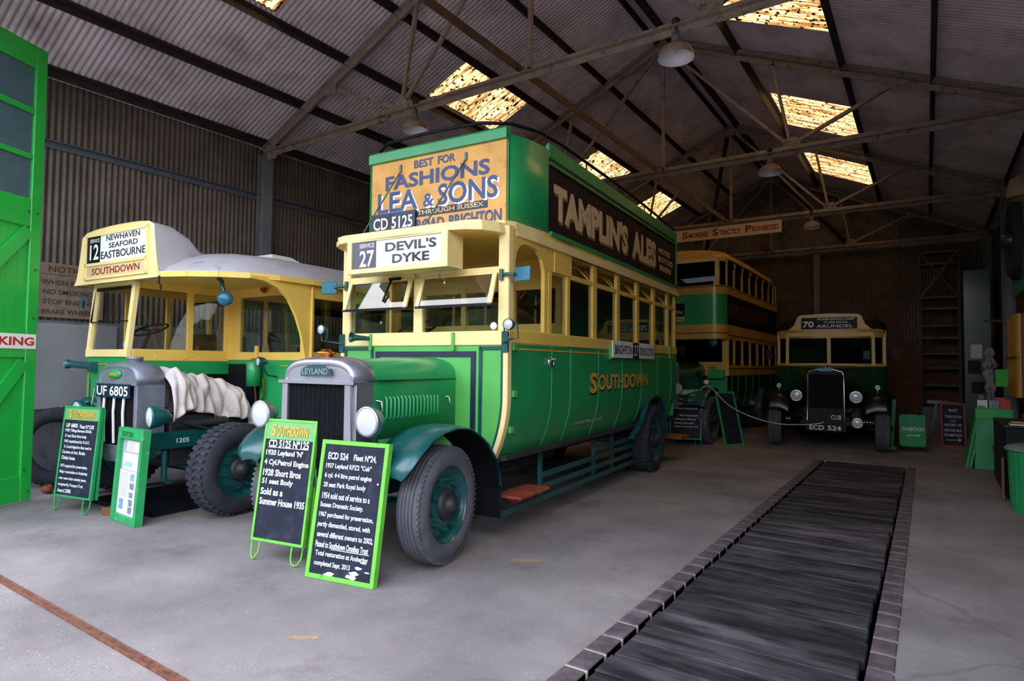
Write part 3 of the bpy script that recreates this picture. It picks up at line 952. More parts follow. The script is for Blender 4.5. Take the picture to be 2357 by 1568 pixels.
# upper deck front and corners
mb = MB()
fx_ = [(-0.84, 0.95), (0.84, 0.95)]
mb.box(-0.84, 0.90, 0.95, 0.99, 2.92, 3.86)
ud = part('upper_front_panel', mb, 'green_paint', bus)
for s in (1, -1):
    mb = MB()
    cx = [(0.84 + 0.195 * math.sin(R(a)), 0.95 + 0.59 * (1 - math.cos(R(a)))) for a in range(0, 91, 10)]
    mb.loft([[Vector((s * x, y, 2.92)), Vector((s * x, y, 3.82)), Vector((s * x * 0.97, y + 0.03, 3.82)), Vector((s * x * 0.97, y + 0.03, 2.92))] for x, y in cx], smooth=True)
    part('upper_corner_panel', mb, 'green_paint', bus)
mb = MB(); mb.px([(0.90, 3.77), (0.90, 3.87), (0.93, 3.895), (1.02, 3.90), (1.02, 3.87), (0.95, 3.86), (0.95, 3.77)], -0.85, 0.90)
part('upper_front_hood', mb, 'green_paint', bus, bevel=0.004)
mb = MB(); mb.box(-0.825, 0.885, 0.932, 0.95, 2.93, 3.77)
ad = part('advert_board', mb, 'orange_board', bus)
U, V = (1, 0, 0), (0, 0, 1)
mb = MB(); mb.box(-0.61, 0.68, 0.929, 0.932, 3.125, 3.205)
bn = part('lettering_band', mb, 'navy', ad)
for a_ in (('BEST', (-0.24, 0.93, 3.645), U, V, 0.25, 0.085, 0.025), ('FOR', (0.07, 0.93, 3.645), U, V, 0.22, 0.085, 0.025), ('FASHIONS', (-0.63, 0.93, 3.455), U, V, 1.33, 0.155, 0.03),
           ('ROAD', (-0.20, 0.93, 2.975), U, V, 0.36, 0.125, 0.03), ('BRIGHTON', (0.22, 0.93, 2.975), U, V, 0.62, 0.125, 0.03)):
    mb = MB(); mb.text(*a_); part('advert_lettering', mb, 'letter_blue', ad)
for mt_, dx_, dz_, y_, bo_ in (('white_paint', 0.025, -0.02, 0.931, 0.03), ('letter_blue', 0.0, 0.0, 0.930, 0.022)):
    for st, x_, z_, w_, h_ in (('LEA', -0.735, 3.215, 0.55, 0.22), ('&', -0.115, 3.22, 0.14, 0.14), ('SONS', 0.075, 3.215, 0.72, 0.22)):
        mb = MB(); mb.text(st, (x_ + dx_, y_, z_ + dz_), U, V, w_, h_, bo_)
        part('advert_lettering', mb, mt_, ad, label='white shadow letters' if mt_ == 'white_paint' else None)
mb = MB(); mb.text('FAMOUS THROUGH SUSSEX', (-0.58, 0.927, 3.142), U, V, 1.22, 0.048, 0.025)
part('advert_lettering', mb, 'letter_tan', bn)
mb = MB(); mb.box(-0.81, -0.20, 0.905, 0.93, 2.99, 3.205)
npz = part('number_plate', mb, 'navy', bus)
mb = MB(); mb.text('CD 5125', (-0.77, 0.905, 3.03), U, V, 0.54, 0.13, 0.02)
part('plate_lettering', mb, 'white_paint', npz)
mb = MB()
for x0, x1 in ((-0.42, -0.76), (0.42, 0.06)):
    mb.tube([(x0, 0.93, 3.65), (x1, 0.72, 2.95)], 0.008, 6); mb.box(x0 - 0.012, x0 + 0.012, 0.915, 0.935, 3.63, 3.71)
part('board_stay', mb, 'dark_green', bus)
# upper sides with painted advert
for s in (1, -1):
    mb = MB(); mb.box(s * 0.99, s * 1.03, 1.56, 6.44, 2.95, 3.70)
    sb = part('side_advert_board', mb, 'brown_board', bus)
    mb = MB()
    mb.box(s * 1.02, s * 1.05, 1.56, 6.46, 3.675, 3.70); mb.box(s * 1.02, s * 1.065, 1.56, 6.46, 2.935, 2.975); mb.box(s * 1.02, s * 1.045, 6.42, 6.46, 2.95, 3.9)
    part('board_frame', mb, 'green_paint', sb)
    if s > 0:
        for mt, off, nud in (('letter_brown', (0, 0.0, -0.03), 0.002), ('letter_tan', (0, 0, 0), 0.004)):
            mb = MB()
            def tl(st, y, z, w, h, b=0.055):
                mb.text(st, (1.03, y + (0.025 if mt == 'letter_brown' else 0), z + off[2]), (0, 1, 0), (0, 0, 1), w, h, b, nudge=nud)
            tl("TAMPLIN'S", 1.66, 3.12, 2.32, 0.40); tl('ALES', 4.15, 3.12, 1.13, 0.40)
            if mt == 'letter_tan':
                tl('NOTED', 5.42, 3.39, 0.66, 0.09, 0.04); tl('BOTTLED', 5.40, 3.255, 0.84, 0.09, 0.04); tl('BEERS', 5.48, 3.12, 0.66, 0.09, 0.04)
            part('board_lettering', mb, mt, sb)
    mb = MB(); mb.box(s * 0.995, s * 1.02, 1.56, 6.40, 3.70, 3.75)
    part('red_rail', mb, 'wood_red', bus)
    mb = MB(); mb.box(s * 0.99, s * 1.04, 1.54, 6.46, 3.745, 3.90)
    part('top_rail_panel', mb, 'green_paint', bus, bevel=0.008)
mb = MB(); mb.box(-1.03, 1.03, 6.42, 6.46, 2.9, 3.9)
part('upper_rear_panel', mb, 'green_paint', bus)
mb = MB()
tb = [(0.99, 6.5, 3.97), (1.0, 4.0, 4.02), (1.0, 1.9, 4.0), (0.97, 1.45, 3.99), (0.85, 1.08, 3.97), (0.6, 0.92, 3.97), (0.2, 0.88, 3.97)]
mb.tube(tb + [(-x, y, z) for x, y, z in reversed(tb)], 0.018, 8)
part('handrail', mb, 'black_paint', bus)
mb = MB()
for y in (1.8, 3.2, 4.6, 6.0):
    for s in (1, -1): mb.box(s * 0.96, s * 0.985, y - 0.06, y + 0.06, 3.6, 3.93)
part('seat_back', mb, 'wood_red', bus)
mb = MB()
for y in (1.54, 2.6, 3.7, 4.8, 5.9):
    for s in (1, -1): mb.cyl((s * 1.0, y, 3.88), (s * 1.0, y, 4.0), 0.009, 6)
part('handrail_stanchion', mb, 'black_paint', bus)
# side lettering
for mt, dy, dz, nud in (('black_paint', 0.015, -0.02, 0.002), ('letter_gold', 0, 0, 0.004)):
    mb = MB()
    mb.text('S', (1.036, 2.64 + dy, 1.265 + dz), (0, 1, 0), (0, 0, 1), 0.24, 0.25, 0.035, nudge=nud)
    mb.text('OUTHDOWN', (1.036, 2.91 + dy, 1.295 + dz), (0, 1, 0), (0, 0, 1), 1.96, 0.195, 0.035, nudge=nud)
    part('name_lettering', mb, mt, bus)
mb = MB()
mb.text('Southdown Motor Services Ltd', (1.005, 2.25, 0.93), (0, 1, 0), (0.2, 0, 1), 0.85, 0.045, 0.0, 0.01)
part('small_lettering', mb, 'letter_tan', bus)
mb = MB(); mb.lathe([(0.0, 0.02), (0.05, 0.018), (0.055, 0)], (1.036, 1.61, 1.63), (1, 0, 0), 20); mb.tube([(1.045, 1.61, 1.66), (1.09, 1.6, 1.66), (1.09, 1.58, 1.60)], 0.011, 8)
part('door_handle', mb, 'chrome', bus)
mb = MB()
for z in (1.0, 1.33, 1.76): mb.box(1.03 if z > 1.2 else 1.0, 1.06 if z > 1.2 else 1.03, 0.82, 0.88, z - 0.03, z + 0.03)
part('hinge', mb, 'apple_green', bus)
mb = MB()
for y in (5.1, 5.98): mb.box(1.04, 1.06, y, y + 0.06, 1.72, 1.92)
mb.box(1.04, 1.07, 3.25, 3.33, 1.68, 1.86)
part('board_bracket', mb, 'apple_green', bus)
mb = MB()
for x in (-0.63, 0.42): mb.box(x, x + 0.03, 0.715, 0.74, 1.73, 1.90)
part('board_bracket', mb, 'apple_green', bus)
# bonnet and radiator
def bonnet_ring(y, hw, zs, zt, zb=0.98):
    r = [Vector((hw, y, zb)), Vector((hw, y, zs))]
    for k in range(1, 12):
        a = PI * k / 12
        r.append(Vector((hw * math.copysign(abs(math.cos(a)) ** 0.55, math.cos(a)), y, zs + (zt - zs) * math.sin(a) ** 0.8)))
    return r + [Vector((-hw, y, zs)), Vector((-hw, y, zb))]
mb = MB(); mb.loft([bonnet_ring(-0.33, 0.425, 1.46, 1.62), bonnet_ring(0.2, 0.44, 1.465, 1.645), bonnet_ring(0.75, 0.455, 1.47, 1.66)])
bo = part('bonnet', mb, 'green_paint', bus)
for s in (1, -1):
    mb = MB()
    for k in range(15):
        y = -0.21 + 0.049 * k
        mb.tube([(s * 0.435, y, 1.14), (s * 0.452, y, 1.16), (s * 0.452, y, 1.30), (s * 0.435, y, 1.32)], 0.013, 6)
    part('louvres', mb, 'green_paint', bo)
mb = MB()
for y in (-0.32, 0.60):
    mb = MB(); mb.tube([(0.435, y, 1.30), (0.475, y + 0.02, 1.29), (0.48, y + 0.03, 1.22), (0.44, y + 0.02, 1.17)], 0.009, 6)
    part('bonnet_handle', mb, 'chrome', bo)
mb = MB(); mb.box(-0.46, 0.46, -0.33, 0.75, 1.455, 1.463)
part('bonnet_hinge', mb, 'deep_green', bo)
def rad_ring(y, hw, zs, zt):
    r = []
    for k in range(0, 17):
        a = PI * k / 16
        r.append(Vector((hw * math.copysign(abs(math.cos(a)) ** 0.6, math.cos(a)), y, zs + (zt - zs) * math.sin(a) ** 0.75)))
    return r
mb = MB(); mb.loft([rad_ring(-0.535, 0.36, 1.45, 1.575), rad_ring(-0.55, 0.375, 1.45, 1.60), rad_ring(-0.53, 0.395, 1.45, 1.635), rad_ring(-0.40, 0.43, 1.45, 1.655), rad_ring(-0.345, 0.435, 1.45, 1.65), rad_ring(-0.33, 0.43, 1.45, 1.63)])
ra = part('radiator_tank', mb, 'aluminium', bus)
mb = MB(); mb.box(-0.425, 0.425, -0.575, -0.33, 1.425, 1.455)
for s in (1, -1):
    mb.py([(s * 0.325, 1.425), (s * 0.385, 1.425), (s * 0.395, 1.1), (s * 0.41, 0.85), (s * 0.46, 0.66), (s * 0.325, 0.66)], -0.56, -0.53)
    mb.box(s * 0.385, s * 0.42, -0.53, -0.33, 0.66, 1.43)
mb.box(-0.45, 0.45, -0.56, -0.34, 0.60, 0.68)
part('radiator_shell', mb, 'aluminium', bus, bevel=0.005)
mb = MB(); mb.grid(lambda x, z: Vector((x, -0.535 - 0.008 * math.sin(2 * PI * (x + 0.33) / 0.055), z)), frange(-0.33, 0.33, 144), [0.68, 1.425]); mb.box(-0.33, 0.33, -0.52, -0.35, 0.68, 1.425)
part('radiator_core', mb, 'black_core', bus)
mb = MB(); mb.lathe([(0.055, 0.0), (0.055, 0.025), (0.085, 0.03), (0.085, 0.045), (0.045, 0.055), (0.04, 0.07), (0, 0.072)], (0, -0.45, 1.64), n=20); mb.box(-0.1, 0.1, -0.46, -0.44, 1.675, 1.685)
part('filler_cap', mb, 'brass', bus)
mb = MB(); mb.py([(-0.17, 1.49), (0.17, 1.49), (0.155, 1.55), (0.08, 1.575), (-0.08, 1.575), (-0.155, 1.55)], -0.565, -0.545)
bp_ = part('name_plate', mb, 'dark_green', ra)
mb = MB(); mb.text('LEYLAND', (-0.145, -0.565, 1.505), U, V, 0.29, 0.048, 0.02)
part('plate_lettering', mb, 'aluminium', ra)
# chassis, springs, floor
mb = MB()
for s in (1, -1):
    mb.box(s * 0.36, s * 0.43, -0.56, 6.3, 0.52, 0.66)
    pass
mb.box(-0.36, 0.36, -0.55, -0.50, 0.52, 0.66); mb.cyl((-0.8, 0, 0.42), (0.8, 0, 0.42), 0.05, 10); mb.box(-0.8, 0.8, 5.0, 5.2, 0.4, 0.55)
part('chassis_frame', mb, 'dark_green', bus)
mb = MB(); mb.box(-1.0, 1.0, 0.8, 6.4, 0.72, 0.76); mb.cyl((0.5, 1.2, 0.6), (0.5, 2.6, 0.6), 0.12, 12)
part('floor', mb, 'interior_dark', bus)
mb = MB(); mb.box(-0.99, 0.99, 6.42, 6.45, 0.7, 2.9)
part('rear_panel', mb, 'green_paint', bus)
for s in (1, -1):
    wheel(bus, s * 0.93, 0.0, 0.47, 0.19, s, R(6))
    wheel(bus, s * 1.07, 5.12, 0.50, 0.21, s, 0, tread='lug', dual=True)
    # front wings
    mb = MB()
    path = [(-0.55, 0.74, 0.10), (-0.555, 0.79, 0.05), (-0.52, 0.85, 0.015), (-0.44, 0.93, 0), (-0.32, 1.01, 0), (-0.16, 1.065, 0), (0.02, 1.085, 0), (0.2, 1.065, 0), (0.35, 1.0, 0), (0.49, 0.91, 0), (0.61, 0.78, 0), (0.68, 0.64, 0), (0.71, 0.5, 0)]
    rings = []
    for y, z, ins in path:
        x0, x1 = 0.60 + ins, 1.005 - ins
        rings.append([Vector((s * (x0 + (x1 - x0) * k / 6), y, z + 0.025 * math.sin(PI * k / 6))) for k in range(7)] + [Vector((s * (x0 + (x1 - x0) * k / 6), y + 0.006, z - 0.012 + 0.025 * math.sin(PI * k / 6))) for k in range(6, -1, -1)])
    mb.loft(rings)
    w_ = part('front_wing', mb, 'dark_green', bus)
    mb = MB()
    mb.loft([[Vector((s * (x0_ + (x1_ - x0_) * k / 6), y_ - 0.02 * (y_ > 0.2) + 0.02 * (y_ < -0.2), z_ - 0.016 + 0.025 * math.sin(PI * k / 6))) for k in range(7)] for y_, z_, x0_, x1_ in [(y, z, 0.605 + ins, 1.0 - ins) for y, z, ins in path]], closed_u=False, caps=False)
    part('wing_underside', mb, 'black_paint', w_, label='black inside of the wing')
    mb = MB(); mb.box(s * 0.62, s * 1.0, 0.70, 0.715, 0.22, 0.52)
    part('mud_flap', mb, 'black_paint', w_, bevel=0.004)
    hl = headlamp(bus, (s * 0.605, -0.60, 1.16), 0.112)
    mb = MB(); mb.tube([(s * 0.60, -0.52, 1.05), (s * 0.60, -0.48, 0.95), (s * 0.55, -0.45, 0.85), (s * 0.42, -0.42, 0.68)], 0.02, 8); mb.tube([(s * 0.605 + 0.12 * math.cos(R(a)), -0.57, 1.16 + 0.12 * math.sin(R(a))) for a in range(180, 361, 20)], 0.008, 6)
    part('lamp_bracket', mb, 'dark_green', hl)
    # side lamps on brackets
    lx = s * 1.15
    sl = headlamp(bus, (lx, 0.55, 1.95), 0.05, 'dark_green', 0.09, 'side_lamp')
    mb = MB(); mb.tube([(lx - s * 0.06, 0.58, 1.96), (lx - s * 0.06, 0.58, 1.86), (lx - s * 0.02, 0.60, 1.83), (lx + s * 0.06, 0.62, 1.83), (lx + s * 0.06, 0.60, 1.97)], 0.007, 6); mb.tube([(lx + s * 0.02, 0.61, 1.83), (s * 1.0, 0.70, 1.80)], 0.008, 6); mb.box(s * 0.985, s * 1.05, 0.71, 0.73, 1.71, 1.90)
    part('lamp_bracket', mb, 'dark_green', sl)
    mb = MB(); mb.tube([(s * 0.97, 0.73, 2.42), (s * 1.05, 0.70, 2.42), (s * 1.12, 0.70, 2.41)], 0.016, 8); mb.cyl((s * 0.97, 0.72, 2.37), (s * 0.97, 0.72, 2.47), 0.02, 8)
    ma = part('mirror_arm', mb, 'dark_green', bus)
    mb = MB(); mb.M = Matrix.Translation((s * 1.20, 0.70, 2.41)) @ Matrix.Rotation(s * R(-15), 4, 'Z'); mb.box(-0.095, 0.095, -0.008, 0.008, -0.065, 0.065)
    part('mirror', mb, 'mirror_blue', ma, bevel=0.006)
    # guard rails between the wheels
    mb = MB()
    for y, z1 in ((1.66, 0.72), (3.1, 0.72), (3.74, 0.72)): mb.box(s * 0.88, s * 0.92, y - 0.02, y + 0.02, 0.2, z1)
    for z, y0 in ((0.56, 3.1), (0.46, 1.66), (0.34, 1.66), (0.22, 0.72)): mb.box(s * 0.92, s * 0.935, y0, 4.52, z - 0.03, z + 0.03)
    mb.tube([(s * 0.93, 0.78, 0.24), (s * 0.93, 0.78, 0.62), (s * 0.88, 0.78, 0.66)], 0.025, 6)
    part('guard_rail', mb, 'dark_green', bus)
    # red step
    mb = MB(); mb.box(s * 0.86, s * 1.14, 0.82, 1.42, 0.37, 0.40); mb.px([(0.85, 0.37), (1.42, 0.37), (1.3, 0.30), (0.95, 0.30)], s * 0.98, s * 1.0)
    part('step_board', mb, 'wood_red', bus, bevel=0.006)
# rear platform step
mb = MB(); mb.px([(6.1, 0.22), (6.55, 0.22), (6.72, 0.3), (6.6, 0.55), (6.3, 0.62), (6.1, 0.6)], 0.80, 0.84); mb.box(0.5, 1.15, 6.35, 6.9, 0.36, 0.40)
part('rear_step', mb, 'wood_red', bus, bevel=0.005)
# horn and details on the waist rail
mb = MB(); mb.lathe([(0.055, 0.0), (0.05, 0.01), (0.03, 0.06), (0.022, 0.2), (0.02, 0.22), (0, 0.22)], (-0.70, 0.53, 1.86), (0.35, 1, -0.03), 20)
part('horn', mb, 'dark_green', bus)
mb = MB(); mb.lathe([(0.0, 0.006), (0.035, 0.004), (0.036, 0)], (0.865, 0.765, 1.955), (0, -1, 0), 20)
part('licence_disc', mb, 'white_paint', bus)
mb = MB(); mb.tube([(-0.32, 0.70, 2.46), (-0.33, 0.68, 2.40), (-0.38, 0.64, 2.22)], 0.012, 6); mb.box(-0.36, -0.22, 0.70, 0.73, 2.44, 2.47)
part('wiper', mb, 'black_paint', bus)
# cab and saloon interior
mb = MB(); mb.lathe([(0.21 + 0.014 * math.cos(a), 0.014 * math.sin(a)) for a in frange(0, 2 * PI, 8)], (-0.32, 1.12, 1.97), (0, -0.45, 0.9), 28); mb.beam((-0.53, 1.12, 1.97), (-0.11, 1.12, 1.97), 0.02, 0.02); mb.cyl((-0.32, 1.12, 1.97), (-0.32, 0.9, 1.3), 0.025, 8)
part('steering_wheel', mb, 'black_paint', bus)
mb = MB(); mb.box(-0.98, 0.98, 2.04, 2.07, 2.45, 2.80); mb.box(-0.98, 0.98, 2.04, 2.07, 1.90, 2.06); mb.box(-0.98, 0.98, 2.045, 2.065, 1.2, 1.90); mb.box(-0.85, 0.85, 2.045, 2.065, 0.76, 1.2)
for x in (-0.95, -0.35, 0.33, 0.92): mb.box(x - 0.035, x + 0.035, 2.03, 2.08, 1.9, 2.5)
part('cab_partition', mb, 'yellow_cream', bus)
for k in range(5):
    for x in (-0.72, 0.72):
        y = 2.55 + 0.78 * k
        mb = MB(); mb.box(x - 0.24, x + 0.24, y, y + 0.42, 1.1, 1.25); mb.box(x - 0.24, x + 0.24, y + 0.40, y + 0.48, 1.1, 1.85)
        part('seat', mb, 'seat_brown', bus, bevel=0.02)
# route board hung on the side
rb = thing('route_board', 'white side route board reading Brighton and Devil\'s Dyke, hung on the green bus flank', 'sign', (-4.125, 3.763, 0), R(4.1))
mb = MB(); mb.box(1.065, 1.085, 3.28, 5.03, 1.70, 1.915)
b0 = part('board', mb, 'white_paint', rb, bevel=0.004)
mb = MB(); mb.box(1.085, 1.087, 4.05, 4.30, 1.70, 1.915); part('number_panel', mb, 'black_paint', b0)
mb = MB(); mb.text('BRIGHTON', (1.085, 3.35, 1.745), (0, 1, 0), (0, 0, 1), 0.66, 0.12, 0.02); part('lettering', mb, 'letter_black', b0)
mb = MB(); mb.text("DEVIL'S DYKE", (1.085, 4.34, 1.745), (0, 1, 0), (0, 0, 1), 0.65, 0.115, 0.02)
part('lettering', mb, 'letter_black', b0)
mb = MB(); mb.text('27', (1.087, 4.08, 1.73), (0, 1, 0), (0, 0, 1), 0.19, 0.155, 0.01); part('lettering', mb, 'white_paint', b0, label='white number 27')
# ================================================================ the half-cab single decker on the left
TB = thing('single_decker_bus', 'green and cream half-cab single-decker bus with service 12 destination hood and uncovered engine', 'bus', (-7.2, 3.652, 0), R(3.5))
def tp(name, mb, m, par=None, **k): return part(name, mb, m, par or TB, **k)
# cab shell
mb = MB(); mb.box(-1.20, -0.29, -0.34, -0.30, 0.66, 1.64)
cp = tp('cab_front_panel', mb, 'green_paint')
gl = MB()
gl.tube([(-1.14, -0.345, 0.75), (-1.14, -0.345, 1.55), (-0.55, -0.345, 1.55), (-0.65, -0.345, 1.48)], 0.007, 5)
part('lining', gl, 'letter_gold', cp)
mb = MB(); mb.box(-0.33, -0.29, -0.30, 0.92, 1.44, 1.60)
tp('cab_side_panel', mb, 'green_paint')
mb = MB(); mb.box(-0.34, -0.30, -0.30, 0.9, 0.7, 1.44)
tp('engine_bay_panel', mb, 'black_paint')
def quadbar(mb, p, q, w, d): mb.beam(p, q, w, d, (0, 1, 0))
mb = MB()   # windscreen surround, leaning slightly back at the top
zb, zt_ = 1.64, 2.50
yb_, yt_ = -0.335, -0.30
for x0, x1 in ((-1.175, -1.10), (-0.33, -0.25)): mb.beam((x0, yb_, zb), (x1, yt_, zt_), 0.07, 0.05, (0, 1, 0))
mb.beam((-1.21, yb_, 1.685), (-0.29, yb_, 1.685), 0.05, 0.085); mb.beam((-1.12, yt_, 2.49), (-0.24, yt_, 2.49), 0.05, 0.07)
tp('windscreen_frame', mb, 'cream')
mb = MB(); mb.add([(-1.14, yb_ + 0.01, 1.73), (-0.36, yb_ + 0.01, 1.73), (-0.29, yt_ + 0.01, 2.46), (-1.07, yt_ + 0.01, 2.46)], [(0, 1, 2, 3)])
tp('windscreen_pane', mb, 'glass')
mb = MB(); mb.beam((-1.12, yb_ - 0.015, 2.05), (-0.31, yb_ - 0.015, 2.05), 0.014, 0.012); mb.beam((-1.12, yb_ - 0.015, 2.05), (-1.085, yt_ - 0.015, 2.44), 0.014, 0.022, (0, 1, 0)); mb.beam((-1.1, yt_ - 0.015, 2.445), (-0.28, yt_ - 0.015, 2.445), 0.02, 0.04)
tp('opening_light', mb, 'black_paint')
mb = MB()  # inner cab side, two windows
mb.box(-0.33, -0.285, -0.30, 0.95, 1.60, 1.735)
mb.box(-0.33, -0.285, -0.25, 0.95, 2.44, 2.56)
for y in (0.38, 0.88): mb.box(-0.33, -0.29, y - 0.04, y + 0.04, 1.73, 2.45)
tp('cab_side_frame', mb, 'yellow_cream', bevel=0.005)
rv = MB()
for k in range(7): rv.ball((-0.284, -0.22 + 0.18 * k, 1.64), 0.012, 8)
tp('rivet_row', rv, 'yellow_cream')
for a, b in ((-0.2, 0.34), (0.42, 0.84)):
    mb = MB(); mb.box(-0.31, -0.307, a, b, 1.735, 2.44); tp('cab_side_pane', mb, 'glass')
mb = MB(); mb.box(-1.21, -1.17, -0.30, 0.9, 0.66, 1.66); tp('cab_outer_panel', mb, 'green_paint')
mb = MB(); mb.box(-1.21, -1.17, -0.30, 0.95, 1.66, 1.73); mb.box(-1.21, -1.17, -0.25, 0.95, 2.44, 2.56)
for y in (0.1, 0.62, 0.92): mb.box(-1.21, -1.175, y - 0.03, y + 0.03, 1.73, 2.45)
tp('cab_outer_frame', mb, 'yellow_cream')
# saloon bulkhead
mb = MB()
mb.box(-0.29, -0.06, 0.90, 0.94, 1.62, 2.66); mb.box(1.08, 1.22, 0.90, 0.94, 1.62, 2.6); mb.box(-0.06, 1.08, 0.90, 0.94, 1.62, 1.72); mb.box(-0.06, 1.08, 0.90, 0.94, 2.42, 2.72)
mb.box(-1.2, -0.29, 0.90, 0.94, 2.40, 2.70)
for x in (-1.17, -0.75, -0.32): mb.box(x - 0.03, x + 0.03, 0.9, 0.94, 1.7, 2.42)
bk = tp('bulkhead', mb, 'yellow_cream')
mb = MB(); mb.lathe([(0.0, 0.0), (0.07, 0.0), (0.075, 0.012), (0.09, 0.012), (0.092, 0)], (0.42, 0.895, 2.55), (0, -1, 0), 24)
part('ventilator', mb, 'brass', bk)
mb = MB(); mb.box(-0.06, 1.08, 0.915, 0.919, 1.72, 2.42); tp('bulkhead_pane', mb, 'glass')
mb = MB(); mb.box(-0.29, 1.22, 0.90, 0.94, 1.57, 1.625)
mb.py([(0.36, 0.7), (1.22, 0.7), (1.22, 1.57), (0.05, 1.57), (0.22, 1.54), (0.32, 1.46), (0.36, 1.34)], 0.90, 0.94)
tp('bulkhead_lower_panel', mb, 'green_paint')
mb = MB(); mb.box(-0.3, 0.38, 0.91, 0.95, 0.7, 1.575)
for k in range(3): mb.tube([(0.1 + 0.1 * k, 0.905, 1.3), (0.12 + 0.1 * k, 0.90, 1.1), (0.1 + 0.1 * k, 0.905, 0.95)], 0.006, 5)
tp('engine_firewall', mb, 'black_paint')
mb = MB(); mb.box(1.12, 1.125, 0.885, 0.9, 0.8, 1.35); mb.box(0.72, 1.12, 0.89, 0.9, 1.55, 1.557)
tp('lining', mb, 'letter_gold')
# nearside saloon wall with door
mb = MB(); mb.box(1.18, 1.22, 0.94, 6.4, 0.7, 1.62); tp('side_panel', mb, 'green_paint')
mb = MB(); mb.box(1.18, 1.225, 0.94, 6.4, 1.62, 1.72); mb.box(1.18, 1.225, 0.90, 6.4, 2.36, 2.52)
for y in (0.94, 1.55, 2.3, 3.1, 3.9, 4.7, 5.5, 6.3): mb.box(1.18, 1.22, y - 0.045, y + 0.045, 1.7, 2.4)
mb.cyl((1.235, 0.93, 1.6), (1.235, 0.93, 2.5), 0.018, 8)
tp('window_frame', mb, 'yellow_cream', bevel=0.006)
for k, (a, b) in enumerate(((0.98, 1.51), (1.59, 2.26), (2.34, 3.06), (3.14, 3.86), (3.94, 4.66))):
    mb = MB(); mb.box(1.20, 1.203, a, b, 1.72, 2.36); tp('window_pane', mb, 'glass')
mb = MB(); mb.box(-1.22, -1.18, 0.94, 6.4, 0.7, 1.66); tp('side_panel', mb, 'green_paint')
mb = MB(); mb.box(-1.22, -1.18, 0.94, 6.4, 1.66, 1.74); mb.box(-1.22, -1.18, 0.94, 6.4, 2.4, 2.55)
for y in (1.7, 2.5, 3.3, 4.1, 4.9, 5.7, 6.36): mb.box(-1.22, -1.185, y - 0.03, y + 0.03, 1.7, 2.45)
tp('window_frame', mb, 'black_paint')
mb = MB(); mb.box(-1.2, 1.2, 6.36, 6.4, 0.7, 2.6); tp('rear_panel', mb, 'deep_green')
mb = MB(); mb.box(-1.18, 1.18, 0.95, 6.36, 0.72, 0.78); tp('floor', mb, 'interior_dark')
# arched canopy bracket at the corner
ar = [(0.93, 1.62), (0.93, 2.56), (0.10, 2.53), (0.10, 2.50), (0.28, 2.49), (0.46, 2.43), (0.60, 2.31), (0.71, 2.13), (0.79, 1.93), (0.84, 1.72), (0.86, 1.62)]
mb = MB(); mb.px(ar, 1.19, 1.225); tp('canopy_bracket', mb, 'yellow_cream', bevel=0.006)
for x in (0.28, 1.16):
    mb = MB(); mb.box(x, x + 0.05, 0.87, 0.90, 1.56, 1.80); tp('board_bracket', mb, 'yellow_cream')
# roof
def roof_ring(y, xl, xr, zr, crown):
    m = 18
    r = []
    for k in range(m + 1):
        u = -1 + 2 * k / m
        xc, hw = (xl + xr) / 2, (xr - xl) / 2
        r.append(Vector((xc + hw * math.sin(u * PI / 2), y, zr + crown * math.cos(u * PI / 2) ** 1.25)))
    return r
R_ = [(-0.43, -1.27, 0.46, 2.52, 0.05), (-0.30, -1.28, 0.72, 2.525, 0.16), (-0.1, -1.29, 0.97, 2.53, 0.25), (0.15, -1.3, 1.15, 2.535, 0.32), (0.45, -1.3, 1.25, 2.54, 0.37), (0.9, -1.3, 1.285, 2.54, 0.40), (2.0, -1.3, 1.29, 2.53, 0.41), (5.0, -1.3, 1.29, 2.52, 0.41), (6.2, -1.3, 1.29, 2.51, 0.38), (6.5, -1.2, 1.2, 2.5, 0.2)]
mb = MB(); mb.loft([roof_ring(*a) for a in R_], closed_u=False, caps=False)
tp('roof', mb, 'roof_grey')
mb = MB()
ed = [(a[2], a[0], a[3]) for a in R_]
el_ = [(a[1], a[0], a[3]) for a in R_]
for path in (ed, el_, [(-1.27, -0.43, 2.52), (0.46, -0.43, 2.52)]):
    for p, q in zip(path[:-1], path[1:]): mb.beam(p, q, 0.03, 0.06)
tp('roof_edge', mb, 'yellow_cream')
mb = MB(); mb.loft([[Vector((a[1], a[0], a[3] - 0.01)), Vector((a[2], a[0], a[3] - 0.01)), Vector((a[2], a[0], a[3] + 0.01)), Vector((a[1], a[0], a[3] + 0.01))] for a in R_], smooth=False)
tp('roof_lining', mb, 'yellow_cream')
